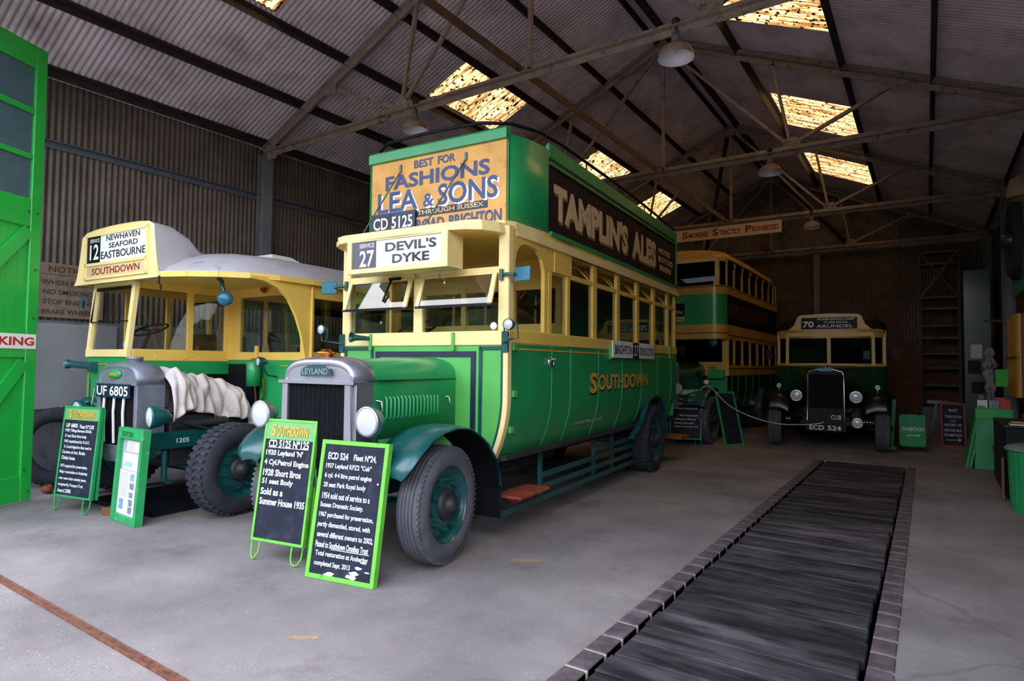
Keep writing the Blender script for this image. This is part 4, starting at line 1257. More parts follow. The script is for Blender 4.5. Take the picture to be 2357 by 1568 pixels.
# destination hood
def hood(y, xl, xr, zb, zt, tl, tr):
    m = 8
    L_ = [Vector((xl + (tl - xl) * (k / m) ** 0.55, y, zb + (zt - 0.08 - zb) * k / m)) for k in range(m + 1)]
    Rr = [Vector((xr + (tr - xr) * (k / m) ** 0.55, y, zb + (zt - 0.08 - zb) * k / m)) for k in range(m + 1)]
    top = [Vector((tl + (tr - tl) * t, y, zt - 0.08 + 0.08 * math.sin(PI * min(1, max(0, t * 1.0))) ** 0.3)) for t in (0.06, 0.2, 0.35, 0.5, 0.65, 0.8, 0.94)]
    return L_ + top + Rr[::-1]
mb = MB()
mb.loft([hood(-0.455, -1.33, 0.47, 2.49, 3.13, -1.17, 0.29), hood(-0.43, -1.33, 0.47, 2.49, 3.15, -1.19, 0.31)], caps=True)
tp('hood_front', mb, 'cream')
mb = MB()
mb.loft([hood(-0.43, -1.32, 0.46, 2.5, 3.145, -1.19, 0.31), hood(-0.2, -1.30, 0.47, 2.52, 3.13, -1.18, 0.31), hood(-0.02, -1.27, 0.46, 2.54, 3.05, -1.14, 0.30), hood(0.12, -1.22, 0.44, 2.56, 2.92, -1.1, 0.28), hood(0.45, -1.1, 0.4, 2.58, 2.86, -1.0, 0.22)], caps=True)
tp('hood', mb, 'roof_grey')
mb = MB(); mb.box(-1.03, -0.73, -0.463, -0.458, 2.73, 3.04); nb_ = tp('number_blind', mb, 'black_paint')
mb = MB(); mb.box(-0.73, 0.23, -0.463, -0.458, 2.73, 3.04); rb_ = tp('route_blind', mb, 'white_paint')
mb = MB(); mb.box(-1.03, 0.23, -0.463, -0.458, 2.565, 2.695); sp_ = tp('name_panel', mb, 'letter_tan')
mb = MB()
mb.box(-1.06, 0.26, -0.475, -0.455, 2.695, 2.73); mb.box(-1.06, 0.26, -0.475, -0.455, 3.04, 3.07); mb.box(-1.06, -1.03, -0.475, -0.455, 2.54, 3.07); mb.box(0.23, 0.27, -0.475, -0.455, 2.54, 3.07); mb.box(-1.06, 0.26, -0.475, -0.455, 2.54, 2.565)
tp('blind_frame', mb, 'cream')
mb = MB(); mb.text('12', (-0.96, -0.463, 2.77), U, V, 0.20, 0.18, 0.02); mb.text('SERVICE', (-0.96, -0.463, 2.97), U, V, 0.21, 0.045, 0.01)
part('route_number', mb, 'white_paint', nb_)
mb = MB(); mb.text('NEWHAVEN', (-0.60, -0.463, 2.965), U, V, 0.70, 0.065, 0.012); mb.text('SEAFORD', (-0.54, -0.463, 2.88), U, V, 0.60, 0.06, 0.012); mb.text('EASTBOURNE', (-0.71, -0.463, 2.765), U, V, 0.93, 0.085, 0.012)
part('destination_lettering', mb, 'letter_black', rb_)
mb = MB(); mb.text('SOUTHDOWN', (-0.90, -0.463, 2.59), U, V, 1.01, 0.078, 0.014)
part('name_lettering', mb, 'letter_red', sp_)
mb = MB(); mb.tube([(0.47, -0.45, 2.50), (0.47, -0.45, 2.42), (0.52, -0.46, 2.40), (0.52, -0.46, 2.35)], 0.01, 6); tp('blind_handle', mb, 'black_paint')
mb = MB(); mb.add([(-0.35, 1.05, 2.93), (0.35, 1.05, 2.93), (0.35, 1.5, 2.93), (-0.35, 1.5, 2.93), (-0.25, 1.12, 3.0), (0.25, 1.12, 3.0), (0.25, 1.42, 3.0), (-0.25, 1.42, 3.0)], [(4, 5, 6, 7), (0, 1, 5, 4), (1, 2, 6, 5), (2, 3, 7, 6), (3, 0, 4, 7)])
tp('roof_ventilator', mb, 'white_paint')
# mirrors, lamps, cab fittings
mb = MB(); mb.tube([(0.74, 0.05, 2.52), (0.80, 0.05, 2.48), (0.82, 0.05, 2.40), (0.83, 0.06, 2.36)], 0.024, 8)
mm_ = tp('mirror_bracket', mb, 'dark_green')
mb = MB(); mb.lathe([(0.0, 0.035), (0.05, 0.03), (0.078, 0.012), (0.082, 0.0), (0, -0.005)], (0.85, 0.06, 2.29), (0.75, -0.66, 0), 24)
part('mirror', mb, 'mirror_blue', mm_)
mb = MB(); mb.tube([(-1.18, -0.36, 2.33), (-1.26, -0.38, 2.33), (-1.3, -0.38, 2.28), (-1.3, -0.38, 2.22)], 0.025, 6); tp('mirror_bracket', mb, 'dark_green')
sl = headlamp(TB, (-1.48, -0.44, 1.55), 0.055, 'dark_green', 0.10, 'side_lamp', (-0.6, -1, 0))
mb = MB(); mb.cyl((-1.45, -0.40, 1.55), (-0.98, -0.38, 1.53), 0.045, 12); mb.box(-1.0, -0.94, -0.42, -0.34, 1.46, 1.58); part('lamp_arm', mb, 'dark_green', sl)
mb = MB(); mb.lathe([(0.19 + 0.014 * math.cos(a), 0.014 * math.sin(a)) for a in frange(0, 2 * PI, 8)], (-0.62, 0.08, 1.98), (0.1, -0.4, 0.9), 28); mb.beam((-0.80, 0.08, 1.98), (-0.44, 0.08, 1.98), 0.02, 0.02); mb.cyl((-0.62, 0.08, 1.98), (-0.66, -0.12, 1.4), 0.022, 8)
tp('steering_wheel', mb, 'black_paint')
mb = MB(); mb.box(-0.95, -0.50, 0.5, 0.9, 1.6, 1.95); tp('driver_seat', mb, 'seat_brown', bevel=0.03)
mb = MB(); mb.lathe([(0, 0.01), (0.05, 0.01), (0.052, 0), (0.04, -0.02)], (-0.40, -0.30, 1.78), (0.3, -1, 0), 16); tp('licence_disc', mb, 'white_paint')
# saloon seats
for k in range(4):
    for x in (-0.75, 0.7):
        y = 1.9 + 0.85 * k
        mb = MB(); mb.box(x - 0.4, x + 0.4, y, y + 0.42, 1.05, 1.2); mb.box(x - 0.4, x + 0.4, y + 0.40, y + 0.48, 1.05, 1.76)
        tp('seat', mb, 'seat_brown', bevel=0.02)
# radiator
mb = MB(); mb.loft([rad_ring(-0.59, 0.35, 1.36, 1.52), rad_ring(-0.605, 0.365, 1.36, 1.54), rad_ring(-0.58, 0.39, 1.36, 1.57), rad_ring(-0.45, 0.405, 1.36, 1.59), rad_ring(-0.32, 0.40, 1.36, 1.57), rad_ring(-0.30, 0.38, 1.36, 1.55)])
rt_ = tp('radiator_tank', mb, 'dull_metal')
mb = MB()
for s in (1, -1):
    mb.box(s * 0.34, s * 0.40, -0.60, -0.30, 0.70, 1.37)
mb.box(-0.40, 0.40, -0.615, -0.30, 1.335, 1.37)
mb.loft([[Vector((x, y, z)) for x, y in ((-0.36, -0.60), (0.36, -0.60), (0.36, -0.30), (-0.36, -0.30))] for z in (0.70, 0.60)] + [[Vector((x, y, 0.52)) for x, y in ((-0.2, -0.58), (0.2, -0.58), (0.2, -0.34), (-0.2, -0.34))]], smooth=False)
tp('radiator_shell', mb, 'dull_metal', bevel=0.006)
mb = MB(); mb.grid(lambda x, z: Vector((x, -0.575 - 0.006 * math.sin(2 * PI * x / 0.03), z)), frange(-0.34, 0.34, 180), [0.70, 1.335]); mb.box(-0.34, 0.34, -0.56, -0.32, 0.7, 1.335)
tp('radiator_core', mb, 'black_core')
for x in (-0.22, -0.02, 0.17):
    mb = MB(); mb.tube([(x, -0.60, 1.33), (x - 0.01, -0.61, 1.05), (x, -0.60, 0.72)], 0.015, 6); tp('guard_bar', mb, 'off_white')
mb = MB(); mb.tube([(-0.40, -0.62, 1.30), (-0.45, -0.64, 1.0), (-0.40, -0.64, 0.72), (-0.32, -0.62, 0.60)], 0.012, 6); tp('guard_bar', mb, 'chrome')
mb = MB(); mb.lathe([(0.075, 0), (0.075, 0.03), (0.085, 0.035), (0.085, 0.06), (0.0, 0.065)], (0.0, -0.42, 1.58), n=20); tp('filler_cap', mb, 'dull_metal')
mb = MB(); mb.lathe([(0, 0.01), (0.07, 0.01), (0.075, 0)], (-0.12, -0.60, 1.455), (0, -1, 0), 24)
for i in range(len(mb.v)): mb.v[i] = Vector((-0.05 + (mb.v[i].x + 0.12) * 1.75, mb.v[i].y, 1.455 + (mb.v[i].z - 1.455) * 0.68))
eb = part('badge', mb, 'green_paint', rt_)
mb = MB(); mb.text('Southdown', (-0.145, -0.612, 1.435), U, V, 0.18, 0.045, 0.0, 0.02); part('badge_lettering', mb, 'letter_gold', rt_)
mb = MB(); mb.box(-0.345, 0.315, -0.635, -0.62, 1.205, 1.35); npl = tp('number_plate', mb, 'navy')
mb = MB(); mb.text('UF 6805', (-0.325, -0.635, 1.225), U, V, 0.62, 0.105, 0.016); part('plate_lettering', mb, 'white_paint', npl)
mb = MB(); mb.beam((-0.75, -0.72, 1.05), (-0.33, -0.66, 0.99), 0.04, 0.05); tp('starting_handle', mb, 'wood_brown')
headlamp(TB, (0.66, -0.60, 1.03), 0.115, 'dark_green', 0.2, 'headlamp', (-0.25, -1, 0), 0.03)
headlamp(TB, (-0.78, -0.62, 1.03), 0.115, 'dark_green', 0.2, 'headlamp', (0, -1, 0), 0.03)
mb = MB(); mb.cyl((-0.78, -0.5, 1.1), (-0.78, -0.5, 1.4), 0.01, 6); mb.lathe([(0.09, 0), (0.06, 0.05), (0.0, 0.06)], (-0.78, -0.5, 1.12), n=16); tp('lamp_post', mb, 'dark_green')
# chassis, engine, wheels
mb = MB()
for s in (1, -1): mb.box(s * 0.40, s * 0.46, -0.62, 6.2, 0.66, 0.84)
mb.cyl((-0.95, 0.03, 0.42), (0.95, 0.03, 0.42), 0.05, 10)
cf = tp('chassis_frame', mb, 'dark_green')
mb = MB(); mb.text('1205', (0.46, -0.20, 0.715), (0, 1, 0), (0, 0, 1), 0.14, 0.05, 0.01); part('number_lettering', mb, 'white_paint', cf)
mb = MB(); mb.box(-0.05, 0.42, -0.25, 0.85, 0.7, 1.0); mb.box(0.0, 0.36, -0.2, 0.7, 0.45, 0.7); mb.cyl((0.4, -0.2, 0.9), (0.45, 0.4, 0.92), 0.05, 10); mb.cyl((0.1, -0.3, 1.1), (0.1, -0.3, 0.9), 0.12, 12)
mb.tube([(0.47, -0.3, 0.98), (0.5, -0.1, 0.92), (0.5, 0.1, 0.85)], 0.02, 6)
tp('engine', mb, 'dark_steel', bevel=0.01)
mb = MB(); mb.cyl((0.5, -0.35, 0.65), (0.5, -0.35, 0.35), 0.03, 8); mb.beam((0.5, -0.36, 0.36), (0.66, -0.38, 0.34), 0.05, 0.02); mb.box(0.42, 0.6, -0.62, -0.5, 0.6, 0.8)
tp('spring_hanger', mb, 'dark_green')
wheel(TB, 1.24, 0.04, 0.475, 0.22, 1, R(3), tread='lug', rim=0.62)
wheel(TB, -1.22, 0.04, 0.475, 0.22, -1, R(3), tread='lug', rim=0.62)
for s in (1, -1): wheel(TB, s * 1.2, 5.0, 0.475, 0.22, s, 0, tread='lug', rim=0.62)
# autovac tank and pipes on the bulkhead
mb = MB(); mb.lathe([(0, 0), (0.085, 0), (0.085, 0.30), (0.07, 0.31), (0, 0.315)], (0.37, 0.80, 1.30), n=24); at_ = tp('vacuum_tank', mb, 'green_paint')
mb = MB()
for dx in (-0.04, 0.0, 0.04): mb.cyl((0.37 + dx, 0.80, 1.61), (0.37 + dx, 0.80, 1.645), 0.014, 8)
part('brass_cap', mb, 'brass', at_)
mb = MB(); mb.tube([(0.37, 0.82, 1.3), (0.37, 0.84, 1.1), (0.39, 0.86, 0.95)], 0.012, 6); mb.tube([(0.5, 0.84, 1.4), (0.5, 0.86, 1.2), (0.47, 0.86, 1.12)], 0.012, 6); mb.lathe([(0.03, 0), (0.04, 0.06), (0.02, 0.08), (0, 0.08)], (0.47, 0.84, 1.02), n=12)
part('fuel_pipe', mb, 'brass', at_)
sl = headlamp(TB, (0.62, 0.68, 1.60), 0.06, 'dark_green', 0.11, 'side_lamp', (-0.35, -1, 0))
mb = MB(); mb.tube([(0.62, 0.74, 1.55), (0.66, 0.78, 1.44), (0.68, 0.9, 1.42)], 0.012, 6); part('lamp_arm', mb, 'dark_green', sl)

# dust sheet over the engine
mb = MB()
def tarp(u, v):
    # u along y (front to back), v across the top and down both sides
    y = -0.30 + 1.06 * u
    zt = 1.53 - 0.24 * u - 0.34 * max(0, (u - 0.80) / 0.20) ** 1.6 - 0.10 * max(0, (0.10 - u) / 0.10) + 0.022 * math.sin(u * 13.0 + 1.0) + 0.012 * math.sin(u * 31)
    a = (v - 0.5) * 2
    w = 0.27 + 0.05 * math.sin(u * 8 + 1) + 0.03 * math.sin(19 * u)
    fall = max(0.0, abs(a) - 0.30) / 0.70
    x = 0.17 + w * math.copysign(min(1.0, abs(a) * 1.9) ** 0.8, a) + 0.05 * fall * (1 if a > 0 else -1)
    drop = 0.46 * fall ** 1.15 * (1.0 - 0.18 * u + 0.10 * math.sin(10 * u + 2))
    ph = 30 * u + 2.2 * math.sin(6 * u) + 2.0 * fall
    fold = (abs(math.sin(ph)) - 0.5) * 0.075 * (0.12 + fall) + 0.018 * math.sin(55 * u - 7 * a) * (0.3 + fall)
    return Vector((x + fold * (1 if a > 0 else -0.8), y + 0.04 * fall * math.sin(11 * u), max(zt - drop + 0.25 * fold + 0.010 * math.sin(17 * a + 23 * u), 0.84)))
mb.grid(tarp, frange(0, 1, 150), frange(0, 1, 54))
pm('canvas', (204, 190, 184), 0.85, var=0.12, scale=5, c2=(150, 124, 110), lo=0.58, hi=0.75)
tr_ = part('dust_sheet', mb, 'canvas')
tr_.location = (-7.2, 3.652, 0); tr_.rotation_euler = (0, 0, R(3.5))
so = tr_.modifiers.new('thickness', 'SOLIDIFY'); so.thickness = 0.006
tag(tr_, 'crumpled off-white canvas dust sheet draped over the open engine of the half-cab bus', 'dust sheet')
# ================================================================ the closed double decker further back
TT = thing('double_decker_bus', 'dark covered-top double-decker bus with yellow window bands, parked behind the open-top bus', 'bus', (-4.68, 12.874, 0), 0.0)
def qp(name, mb, m, par=None, **k): return part(name, mb, m, par or TT, **k)
pm('ochre', (206, 160, 70), 0.42, var=0.08, scale=4, coat=0.2)
YE = 6.2
def pro(z): return 1.08 if z > 1.2 else 1.08 - 0.12 * ((1.2 - z) / 0.6) ** 2
for s in (1, -1):
    mb = MB(); mb.grid(lambda y, z: Vector((s * pro(z), y, z)), frange(0.92, YE, 60), frange(0.62, 1.40, 20), True, lambda a, b, c, d: ((a + b) / 2 - 4.55) ** 2 + ((c + d) / 2 - 0.5) ** 2 < 0.36)
    sp = qp('side_panel', mb, 'deep_green')
    bd = MB()
    for y in (1.2, 1.75, 2.5, 3.2, 3.9, 5.25): bd.tube([(s * (pro(z) + 0.001), y, z) for z in frange(0.64, 1.40, 8)], 0.006, 5)
    part('beading', bd, 'green_paint', sp)
    mb = MB(); mb.box(s * 1.05, s * 1.085, 0.92, YE, 1.40, 1.63); wb = qp('waist_band', mb, 'ochre')
    mb = MB(); mb.box(s * 1.08, s * 1.09, 0.92, YE, 1.555, 1.57); part('lining', mb, 'black_paint', wb)
    mb = MB(); mb.box(s * 1.05, s * 1.085, 0.90, YE, 2.20, 2.52); ib = qp('intermediate_band', mb, 'ochre')
    mb = MB(); mb.box(s * 1.08, s * 1.09, 0.90, YE, 2.285, 2.30); part('lining', mb, 'black_paint', ib)
    mb = MB(); mb.box(s * 1.05, s * 1.085, 0.85, YE, 2.52, 3.19); ab = qp('advert_panel', mb, 'black_paint')
    if s > 0:
        mb = MB(); mb.text('KEMP TOWN BREWERY', (1.085, 0.95, 2.72), (0, 1, 0), (0, 0, 1), 3.9, 0.30, 0.0); part('advert_lettering', mb, 'wood_brown', ab)
    mb = MB(); mb.box(s * 1.05, s * 1.085, 0.85, YE, 3.19, 3.38); ub = qp('upper_band', mb, 'ochre')
    mb = MB(); mb.box(s * 1.08, s * 1.09, 0.85, YE, 3.345, 3.36); part('lining', mb, 'black_paint', ub)
    for y in (0.92, 1.48, 2.22, 3.0, 3.78, 4.5, 5.28, 6.1):
        mb = MB(); mb.box(s * 1.03, s * 1.08, y - 0.045, y + 0.045, 1.63, 2.2); qp('lower_window_post', mb, 'ochre')
    for y in (0.88, 1.5, 2.23, 2.98, 3.7, 4.43, 5.18, 5.8, 6.15):
        mb = MB(); mb.box(s * 1.02, s * 1.07, y - 0.045, y + 0.045, 3.38, 3.96); qp('upper_window_post', mb, 'ochre')
        if y > 1 and y < 5.5:
            mb = MB(); mb.px([(y - 0.045, 3.93), (y + 0.12, 3.93), (y, 3.86), (y - 0.045, 3.80)], s * 1.03, s * 1.09); qp('window_hood', mb, 'ochre')
    mb = MB(); mb.box(s * 1.045, s * 1.05, 0.95, 6.1, 1.63, 2.2); qp('lower_panes', mb, 'glass_dark')
    mb = MB(); mb.box(s * 1.04, s * 1.045, 0.9, 6.1, 3.38, 3.96); qp('upper_panes', mb, 'glass_dark')
    mb = MB()
    mb.loft([[Vector((s * 1.0, AYY + 0.62 * math.cos(R(a)), 0.5 + 0.62 * math.sin(R(a)))), Vector((s * 1.1, AYY + 0.62 * math.cos(R(a)), 0.5 + 0.62 * math.sin(R(a)))), Vector((s * 1.1, AYY + 0.60 * math.cos(R(a)), 0.5 + 0.60 * math.sin(R(a)))), Vector((s * 1.0, AYY + 0.60 * math.cos(R(a)), 0.5 + 0.60 * math.sin(R(a))))] for AYY in (4.55,) for a in range(175, 4, -10)], smooth=False)
    qp('rear_mudguard', mb, 'dark_green')
# upper deck front
def front_rings(z0, z1, off=0.0):
    pts = [(-1.08 - off, 0.92)] + [(-0.82 - (0.26 + off) * math.cos(R(a)), 0.86 - (0.30 + off) * math.sin(R(a))) for a in range(0, 91, 15)] + [(0.82 + (0.26 + off) * math.sin(R(a)), 0.86 - (0.30 + off) * math.cos(R(a))) for a in range(0, 91, 15)] + [(1.08 + off, 0.92)]
    return [[Vector((x, y, z0)) for x, y in pts], [Vector((x, y, z1)) for x, y in pts]]
for z0, z1, m, nm, off in ((2.33, 2.52, 'ochre', 'front_intermediate_band', 0), (2.20, 2.33, 'ochre', 'canopy_edge', 0.01), (2.52, 3.19, 'green_paint', 'upper_front_panel', 0), (3.19, 3.38, 'ochre', 'upper_front_band', 0)):
    mb = MB(); mb.loft(front_rings(z0, z1, off), closed_u=False, caps=False); qp(nm, mb, m)
mb = MB(); mb.loft(front_rings(3.345, 3.36, 0.006), closed_u=False, caps=False); mb.loft(front_rings(2.325, 2.34, 0.014), closed_u=False, caps=False); qp('lining', mb, 'black_paint')
mb = MB(); mb.loft(front_rings(3.90, 3.98, 0.0), closed_u=False, caps=False); qp('upper_window_head', mb, 'ochre')
for x, y in ((-0.93, 0.60), (0.0, 0.56), (0.93, 0.60)):
    mb = MB(); mb.box(x - 0.045, x + 0.045, y - 0.02, y + 0.05, 3.38, 3.92); qp('front_window_post', mb, 'ochre')
mb = MB(); mb.loft(front_rings(3.38, 3.92, -0.03), closed_u=False, caps=False); qp('front_panes', mb, 'glass_dark')
mb = MB(); mb.box(-0.5, 0.22, 0.535, 0.56, 2.72, 3.0); dp = qp('destination_glass', mb, 'black_paint')
mb = MB(); mb.text('BRIGHTON', (-0.45, 0.535, 2.76), U, V, 0.62, 0.08, 0.01); part('destination_lettering', mb, 'white_paint', dp)
mb = MB(); mb.box(-0.5, 0.22, 0.535, 0.56, 2.60, 2.70); np_ = qp('name_panel', mb, 'letter_tan')
mb = MB(); mb.text('SOUTHDOWN', (-0.45, 0.535, 2.62), U, V, 0.62, 0.055, 0.01); part('name_lettering', mb, 'letter_red', np_)
# roof
def troof(y, hw, z0, cr_):
    return [Vector((hw * math.sin(u * PI / 2), y, z0 + cr_ * math.cos(u * PI / 2) ** 0.7)) for u in frange(-1, 1, 20)]
mb = MB(); mb.loft([troof(0.56, 0.8, 3.96, 0.02), troof(0.62, 0.92, 3.965, 0.16), troof(0.8, 1.03, 3.97, 0.26), troof(1.1, 1.09, 3.97, 0.31), troof(3, 1.10, 3.97, 0.33), troof(5.5, 1.10, 3.95, 0.31), troof(6.1, 1.0, 3.95, 0.2), troof(6.25, 0.7, 3.94, 0.05)], closed_u=False, caps=False)
qp('roof', mb, 'ochre')
mb = MB(); mb.box(-1.03, 1.03, 0.7, 6.1, 2.30, 2.34); mb.box(-1.05, 1.05, 6.15, 6.19, 0.7, 3.95); mb.box(-1.0, 1.0, 0.95, 6.1, 0.7, 0.74); qp('decks', mb, 'interior_dark')
# bulkhead and half cab
mb = MB(); mb.box(-1.05, 1.08, 0.92, 0.95, 1.40, 1.70); mb.box(0.95, 1.09, 0.90, 0.95, 1.40, 2.25); mb.box(-0.2, -0.1, 0.92, 0.95, 1.7, 2.2); mb.box(-0.2, 1.0, 0.92, 0.95, 2.2, 2.3); qp('bulkhead', mb, 'ochre')
mb = MB(); mb.box(0.6, 1.05, 0.93, 0.96, 0.62, 1.40); qp('bulkhead_lower_panel', mb, 'green_paint')
mb = MB(); mb.box(-0.1, 0.95, 0.93, 0.934, 1.70, 2.2); qp('bulkhead_pane', mb, 'glass_dark')
mb = MB(); mb.box(-1.05, -0.2, -0.3, 0.92, 0.8, 1.65); qp('cab_panel', mb, 'deep_green')
mb = MB()
for x in (-1.02, -0.24): mb.box(x - 0.03, x + 0.03, -0.3, -0.25, 1.65, 2.3)
mb.box(-1.05, -0.2, -0.3, 0.92, 2.25, 2.3); mb.box(-1.05, -0.2, -0.3, -0.25, 1.65, 1.72); qp('cab_frame', mb, 'ochre')
def tb_ring(y, zt, k=1.0): return [Vector((0.14 + dx * k, y, z)) for dx, z in ((0.36, 0.95), (0.36, zt - 0.22), (0.33, zt - 0.1), (0.22, zt - 0.02), (0, zt), (-0.22, zt - 0.02), (-0.33, zt - 0.1), (-0.36, zt - 0.22), (-0.36, 0.95))]
mb = MB(); mb.loft([tb_ring(-0.45, 1.66, 0.88), tb_ring(0.2, 1.69, 1.0), tb_ring(0.92, 1.72, 1.2)]); bn_ = qp('bonnet', mb, 'deep_green')
mb = MB(); mb.beam((0.47, -0.3, 1.22), (0.54, 0.5, 1.22), 0.02, 0.25); part('bonnet_panel', mb, 'dark_green', bn_)
mb = MB(); mb.box(-0.20, 0.46, -0.58, -0.45, 0.65, 1.68); qp('radiator', mb, 'dull_metal', bevel=0.05)
headlamp(TT, (0.46, -0.66, 1.14), 0.12, 'aluminium')
sl = headlamp(TT, (0.97, -0.36, 1.28), 0.055, 'chrome', 0.1, 'side_lamp')
mb = MB(); mb.cyl((0.97, -0.31, 1.25), (0.97, -0.3, 1.14), 0.012, 6); part('lamp_post', mb, 'chrome', sl)
mb = MB(); mb.box(0.70, 1.02, 0.72, 0.88, 1.34, 1.53); mb.cyl((0.80, 0.8, 1.53), (0.80, 0.8, 1.60), 0.04, 12); mb.tube([(0.72, 0.78, 1.5), (0.68, 0.78, 1.58), (0.78, 0.8, 1.62)], 0.012, 6); qp('fuel_tank', mb, 'green_paint', bevel=0.01)
mb = MB(); mb.lathe([(0.0, 0.03), (0.07, 0.02), (0.085, 0)], (0.85, 0.6, 2.12), (0, -1, 0.2), 20); mb.tube([(0.85, 0.62, 2.13), (0.7, 0.66, 2.2), (0.55, 0.7, 2.25)], 0.014, 6); qp('mirror', mb, 'mirror_blue')
for s in (1, -1):
    mb = MB()
    path = [(-0.64, 0.80), (-0.62, 0.88), (-0.50, 1.0), (-0.34, 1.09), (-0.12, 1.145), (0.08, 1.15), (0.28, 1.12), (0.44, 1.02), (0.56, 0.86), (0.64, 0.64), (0.66, 0.4)]
    mb.loft([[Vector((s * (0.60 + 0.44 * k / 6), y, z + 0.03 * math.sin(PI * k / 6))) for k in range(7)] + [Vector((s * (0.60 + 0.44 * k / 6), y + 0.005, z - 0.012 + 0.03 * math.sin(PI * k / 6))) for k in range(6, -1, -1)] for y, z in path])
    qp('front_wing', mb, 'dark_green')
    wheel(TT, s * 1.0, 0.0, 0.50, 0.21, s, 0)
    wheel(TT, s * 1.06, 4.55, 0.50, 0.21, s, 0, dual=True)
    mb = MB()
    for z in (0.28, 0.42): mb.box(s * 0.98, s * 0.995, 1.0, 3.9, z, z + 0.04)
    for y in (1.3, 2.1, 3.0): mb.box(s * 0.96, s * 0.98, y, y + 0.03, 0.25, 0.66)
    qp('guard_rail', mb, 'deep_green')
mb = MB()
for s in (1, -1): mb.box(s * 0.36, s * 0.43, -0.6, 6, 0.55, 0.72)
mb.cyl((-0.85, 0, 0.45), (0.85, 0, 0.45), 0.05, 8); qp('chassis_frame', mb, 'black_paint')

# ================================================================ the small bus at the back
CB = thing('small_bus', 'small dark green and yellow bus facing the camera at the back, blind reading 70', 'bus', (-1.65, 13.72, 0), R(3.5))
def cp_(name, mb, m, par=None, **k): return part(name, mb, m, par or CB, **k)
mb = MB()
bodyp = [(0.98, 0.55), (1.03, 0.95), (1.04, 1.64)]
mb.loft([[Vector((x, y, z)) for x, y in ((-w, 5.6), (-w, 0.85), (-w + 0.10, 0.68), (-0.5, 0.62), (0, 0.60), (0.5, 0.62), (w - 0.10, 0.68), (w, 0.85), (w, 5.6))] for w, z in bodyp], closed_u=False, caps=False)
cp_('body_panel', mb, 'deep_green')
bd = MB()
for s in (1, -1):
    for x, y in ((0.80, 0.655), (1.035, 0.88)): bd.tube([(s * x, y - 0.004, z) for z in (0.8, 1.64)], 0.006, 5)
cp_('beading', bd, 'dark_green')
mb = MB()
mb.loft([[Vector((x, y, z)) for x, y in ((-1.045, 0.9), (-0.96, 0.67), (-0.5, 0.61), (0, 0.59), (0.5, 0.61), (0.96, 0.67), (1.045, 0.9))] for z in (1.63, 1.69)], closed_u=False, caps=False)
mb.loft([[Vector((x, y, z)) for x, y in ((-1.03, 0.9), (-0.94, 0.66), (-0.5, 0.59), (0, 0.57), (0.5, 0.59), (0.94, 0.66), (1.03, 0.9))] for z in (2.22, 2.40)], closed_u=False, caps=False)
for x, y in ((0.0, 0.585), (-0.80, 0.63), (0.80, 0.63), (0.985, 0.80), (-0.985, 0.80)):
    mb.beam((x, y, 1.65), (x * 0.985, y + 0.0, 2.3), 0.07, 0.05, (0, 1, 0))
fw = cp_('front_frame', mb, 'ochre')
mb = MB(); mb.box(-0.80, 0.80, 0.555, 0.60, 2.25, 2.33); part('visor', mb, 'ochre', fw)
for x0, x1 in ((-0.77, -0.035), (0.035, 0.77)):
    mb = MB(); mb.add([(x0, 0.60, 1.69), (x1, 0.60, 1.69), (x1, 0.60, 2.22), (x0, 0.60, 2.22)], [(0, 1, 2, 3)]); cp_('windscreen_pane', mb, 'glass_dim')
for s in (1, -1):
    mb = MB(); mb.add([(s * 0.83, 0.66, 1.69), (s * 0.96, 0.76, 1.69), (s * 0.96, 0.76, 2.22), (s * 0.83, 0.66, 2.22)], [(0, 1, 2, 3)]); cp_('corner_pane', mb, 'glass_dark')
    mb = MB(); mb.box(s * 0.99, s * 1.03, 0.86, 5.6, 1.64, 1.69); mb.box(s * 0.99, s * 1.03, 0.86, 5.6, 2.22, 2.38)
    for y in (0.9, 1.25, 2.0, 2.8, 3.6, 4.4, 5.2): mb.box(s * 0.99, s * 1.025, y - 0.04, y + 0.04, 1.66, 2.25)
    cp_('side_frame', mb, 'ochre')
    mb = MB(); mb.box(s * 1.0, s * 1.004, 0.9, 5.5, 1.69, 2.22); cp_('side_panes', mb, 'glass_dark')
def croof(y, hw, z0, cr_): return [Vector((hw * math.copysign(abs(math.sin(u * PI / 2)) ** 0.8, u), y, z0 + cr_ * math.cos(u * PI / 2) ** 0.75)) for u in frange(-1, 1, 22)]
mb = MB(); mb.loft([croof(0.60, 0.95, 2.39, 0.02), croof(0.66, 1.0, 2.39, 0.20), croof(0.80, 1.03, 2.39, 0.31), croof(1.1, 1.05, 2.39, 0.35), croof(4.5, 1.05, 2.38, 0.36), croof(5.6, 0.9, 2.35, 0.2)], closed_u=False, caps=False); cp_('roof', mb, 'black_paint')
mb = MB(); mb.py([(-0.78, 2.39), (0.78, 2.39), (0.66, 2.50), (0.60, 2.66), (0.54, 2.71), (0.0, 2.735), (-0.54, 2.71), (-0.60, 2.66), (-0.66, 2.50)], 0.565, 0.80); dbx = cp_('destination_box', mb, 'ochre', bevel=0.01)
mb = MB(); mb.box(-0.52, 0.52, 0.555, 0.57, 2.41, 2.65); bl = part('blind', mb, 'black_paint', dbx)
mb = MB(); mb.text('70', (-0.49, 0.555, 2.445), U, V, 0.21, 0.13, 0.02); mb.text('WARNINGCAMP', (-0.22, 0.555, 2.59), U, V, 0.70, 0.045, 0.01); mb.text('TURNING', (-0.10, 0.555, 2.525), U, V, 0.45, 0.042, 0.01); mb.text('ARUNDEL', (-0.23, 0.555, 2.435), U, V, 0.68, 0.065, 0.012)
part('blind_lettering', mb, 'white_paint', dbx)
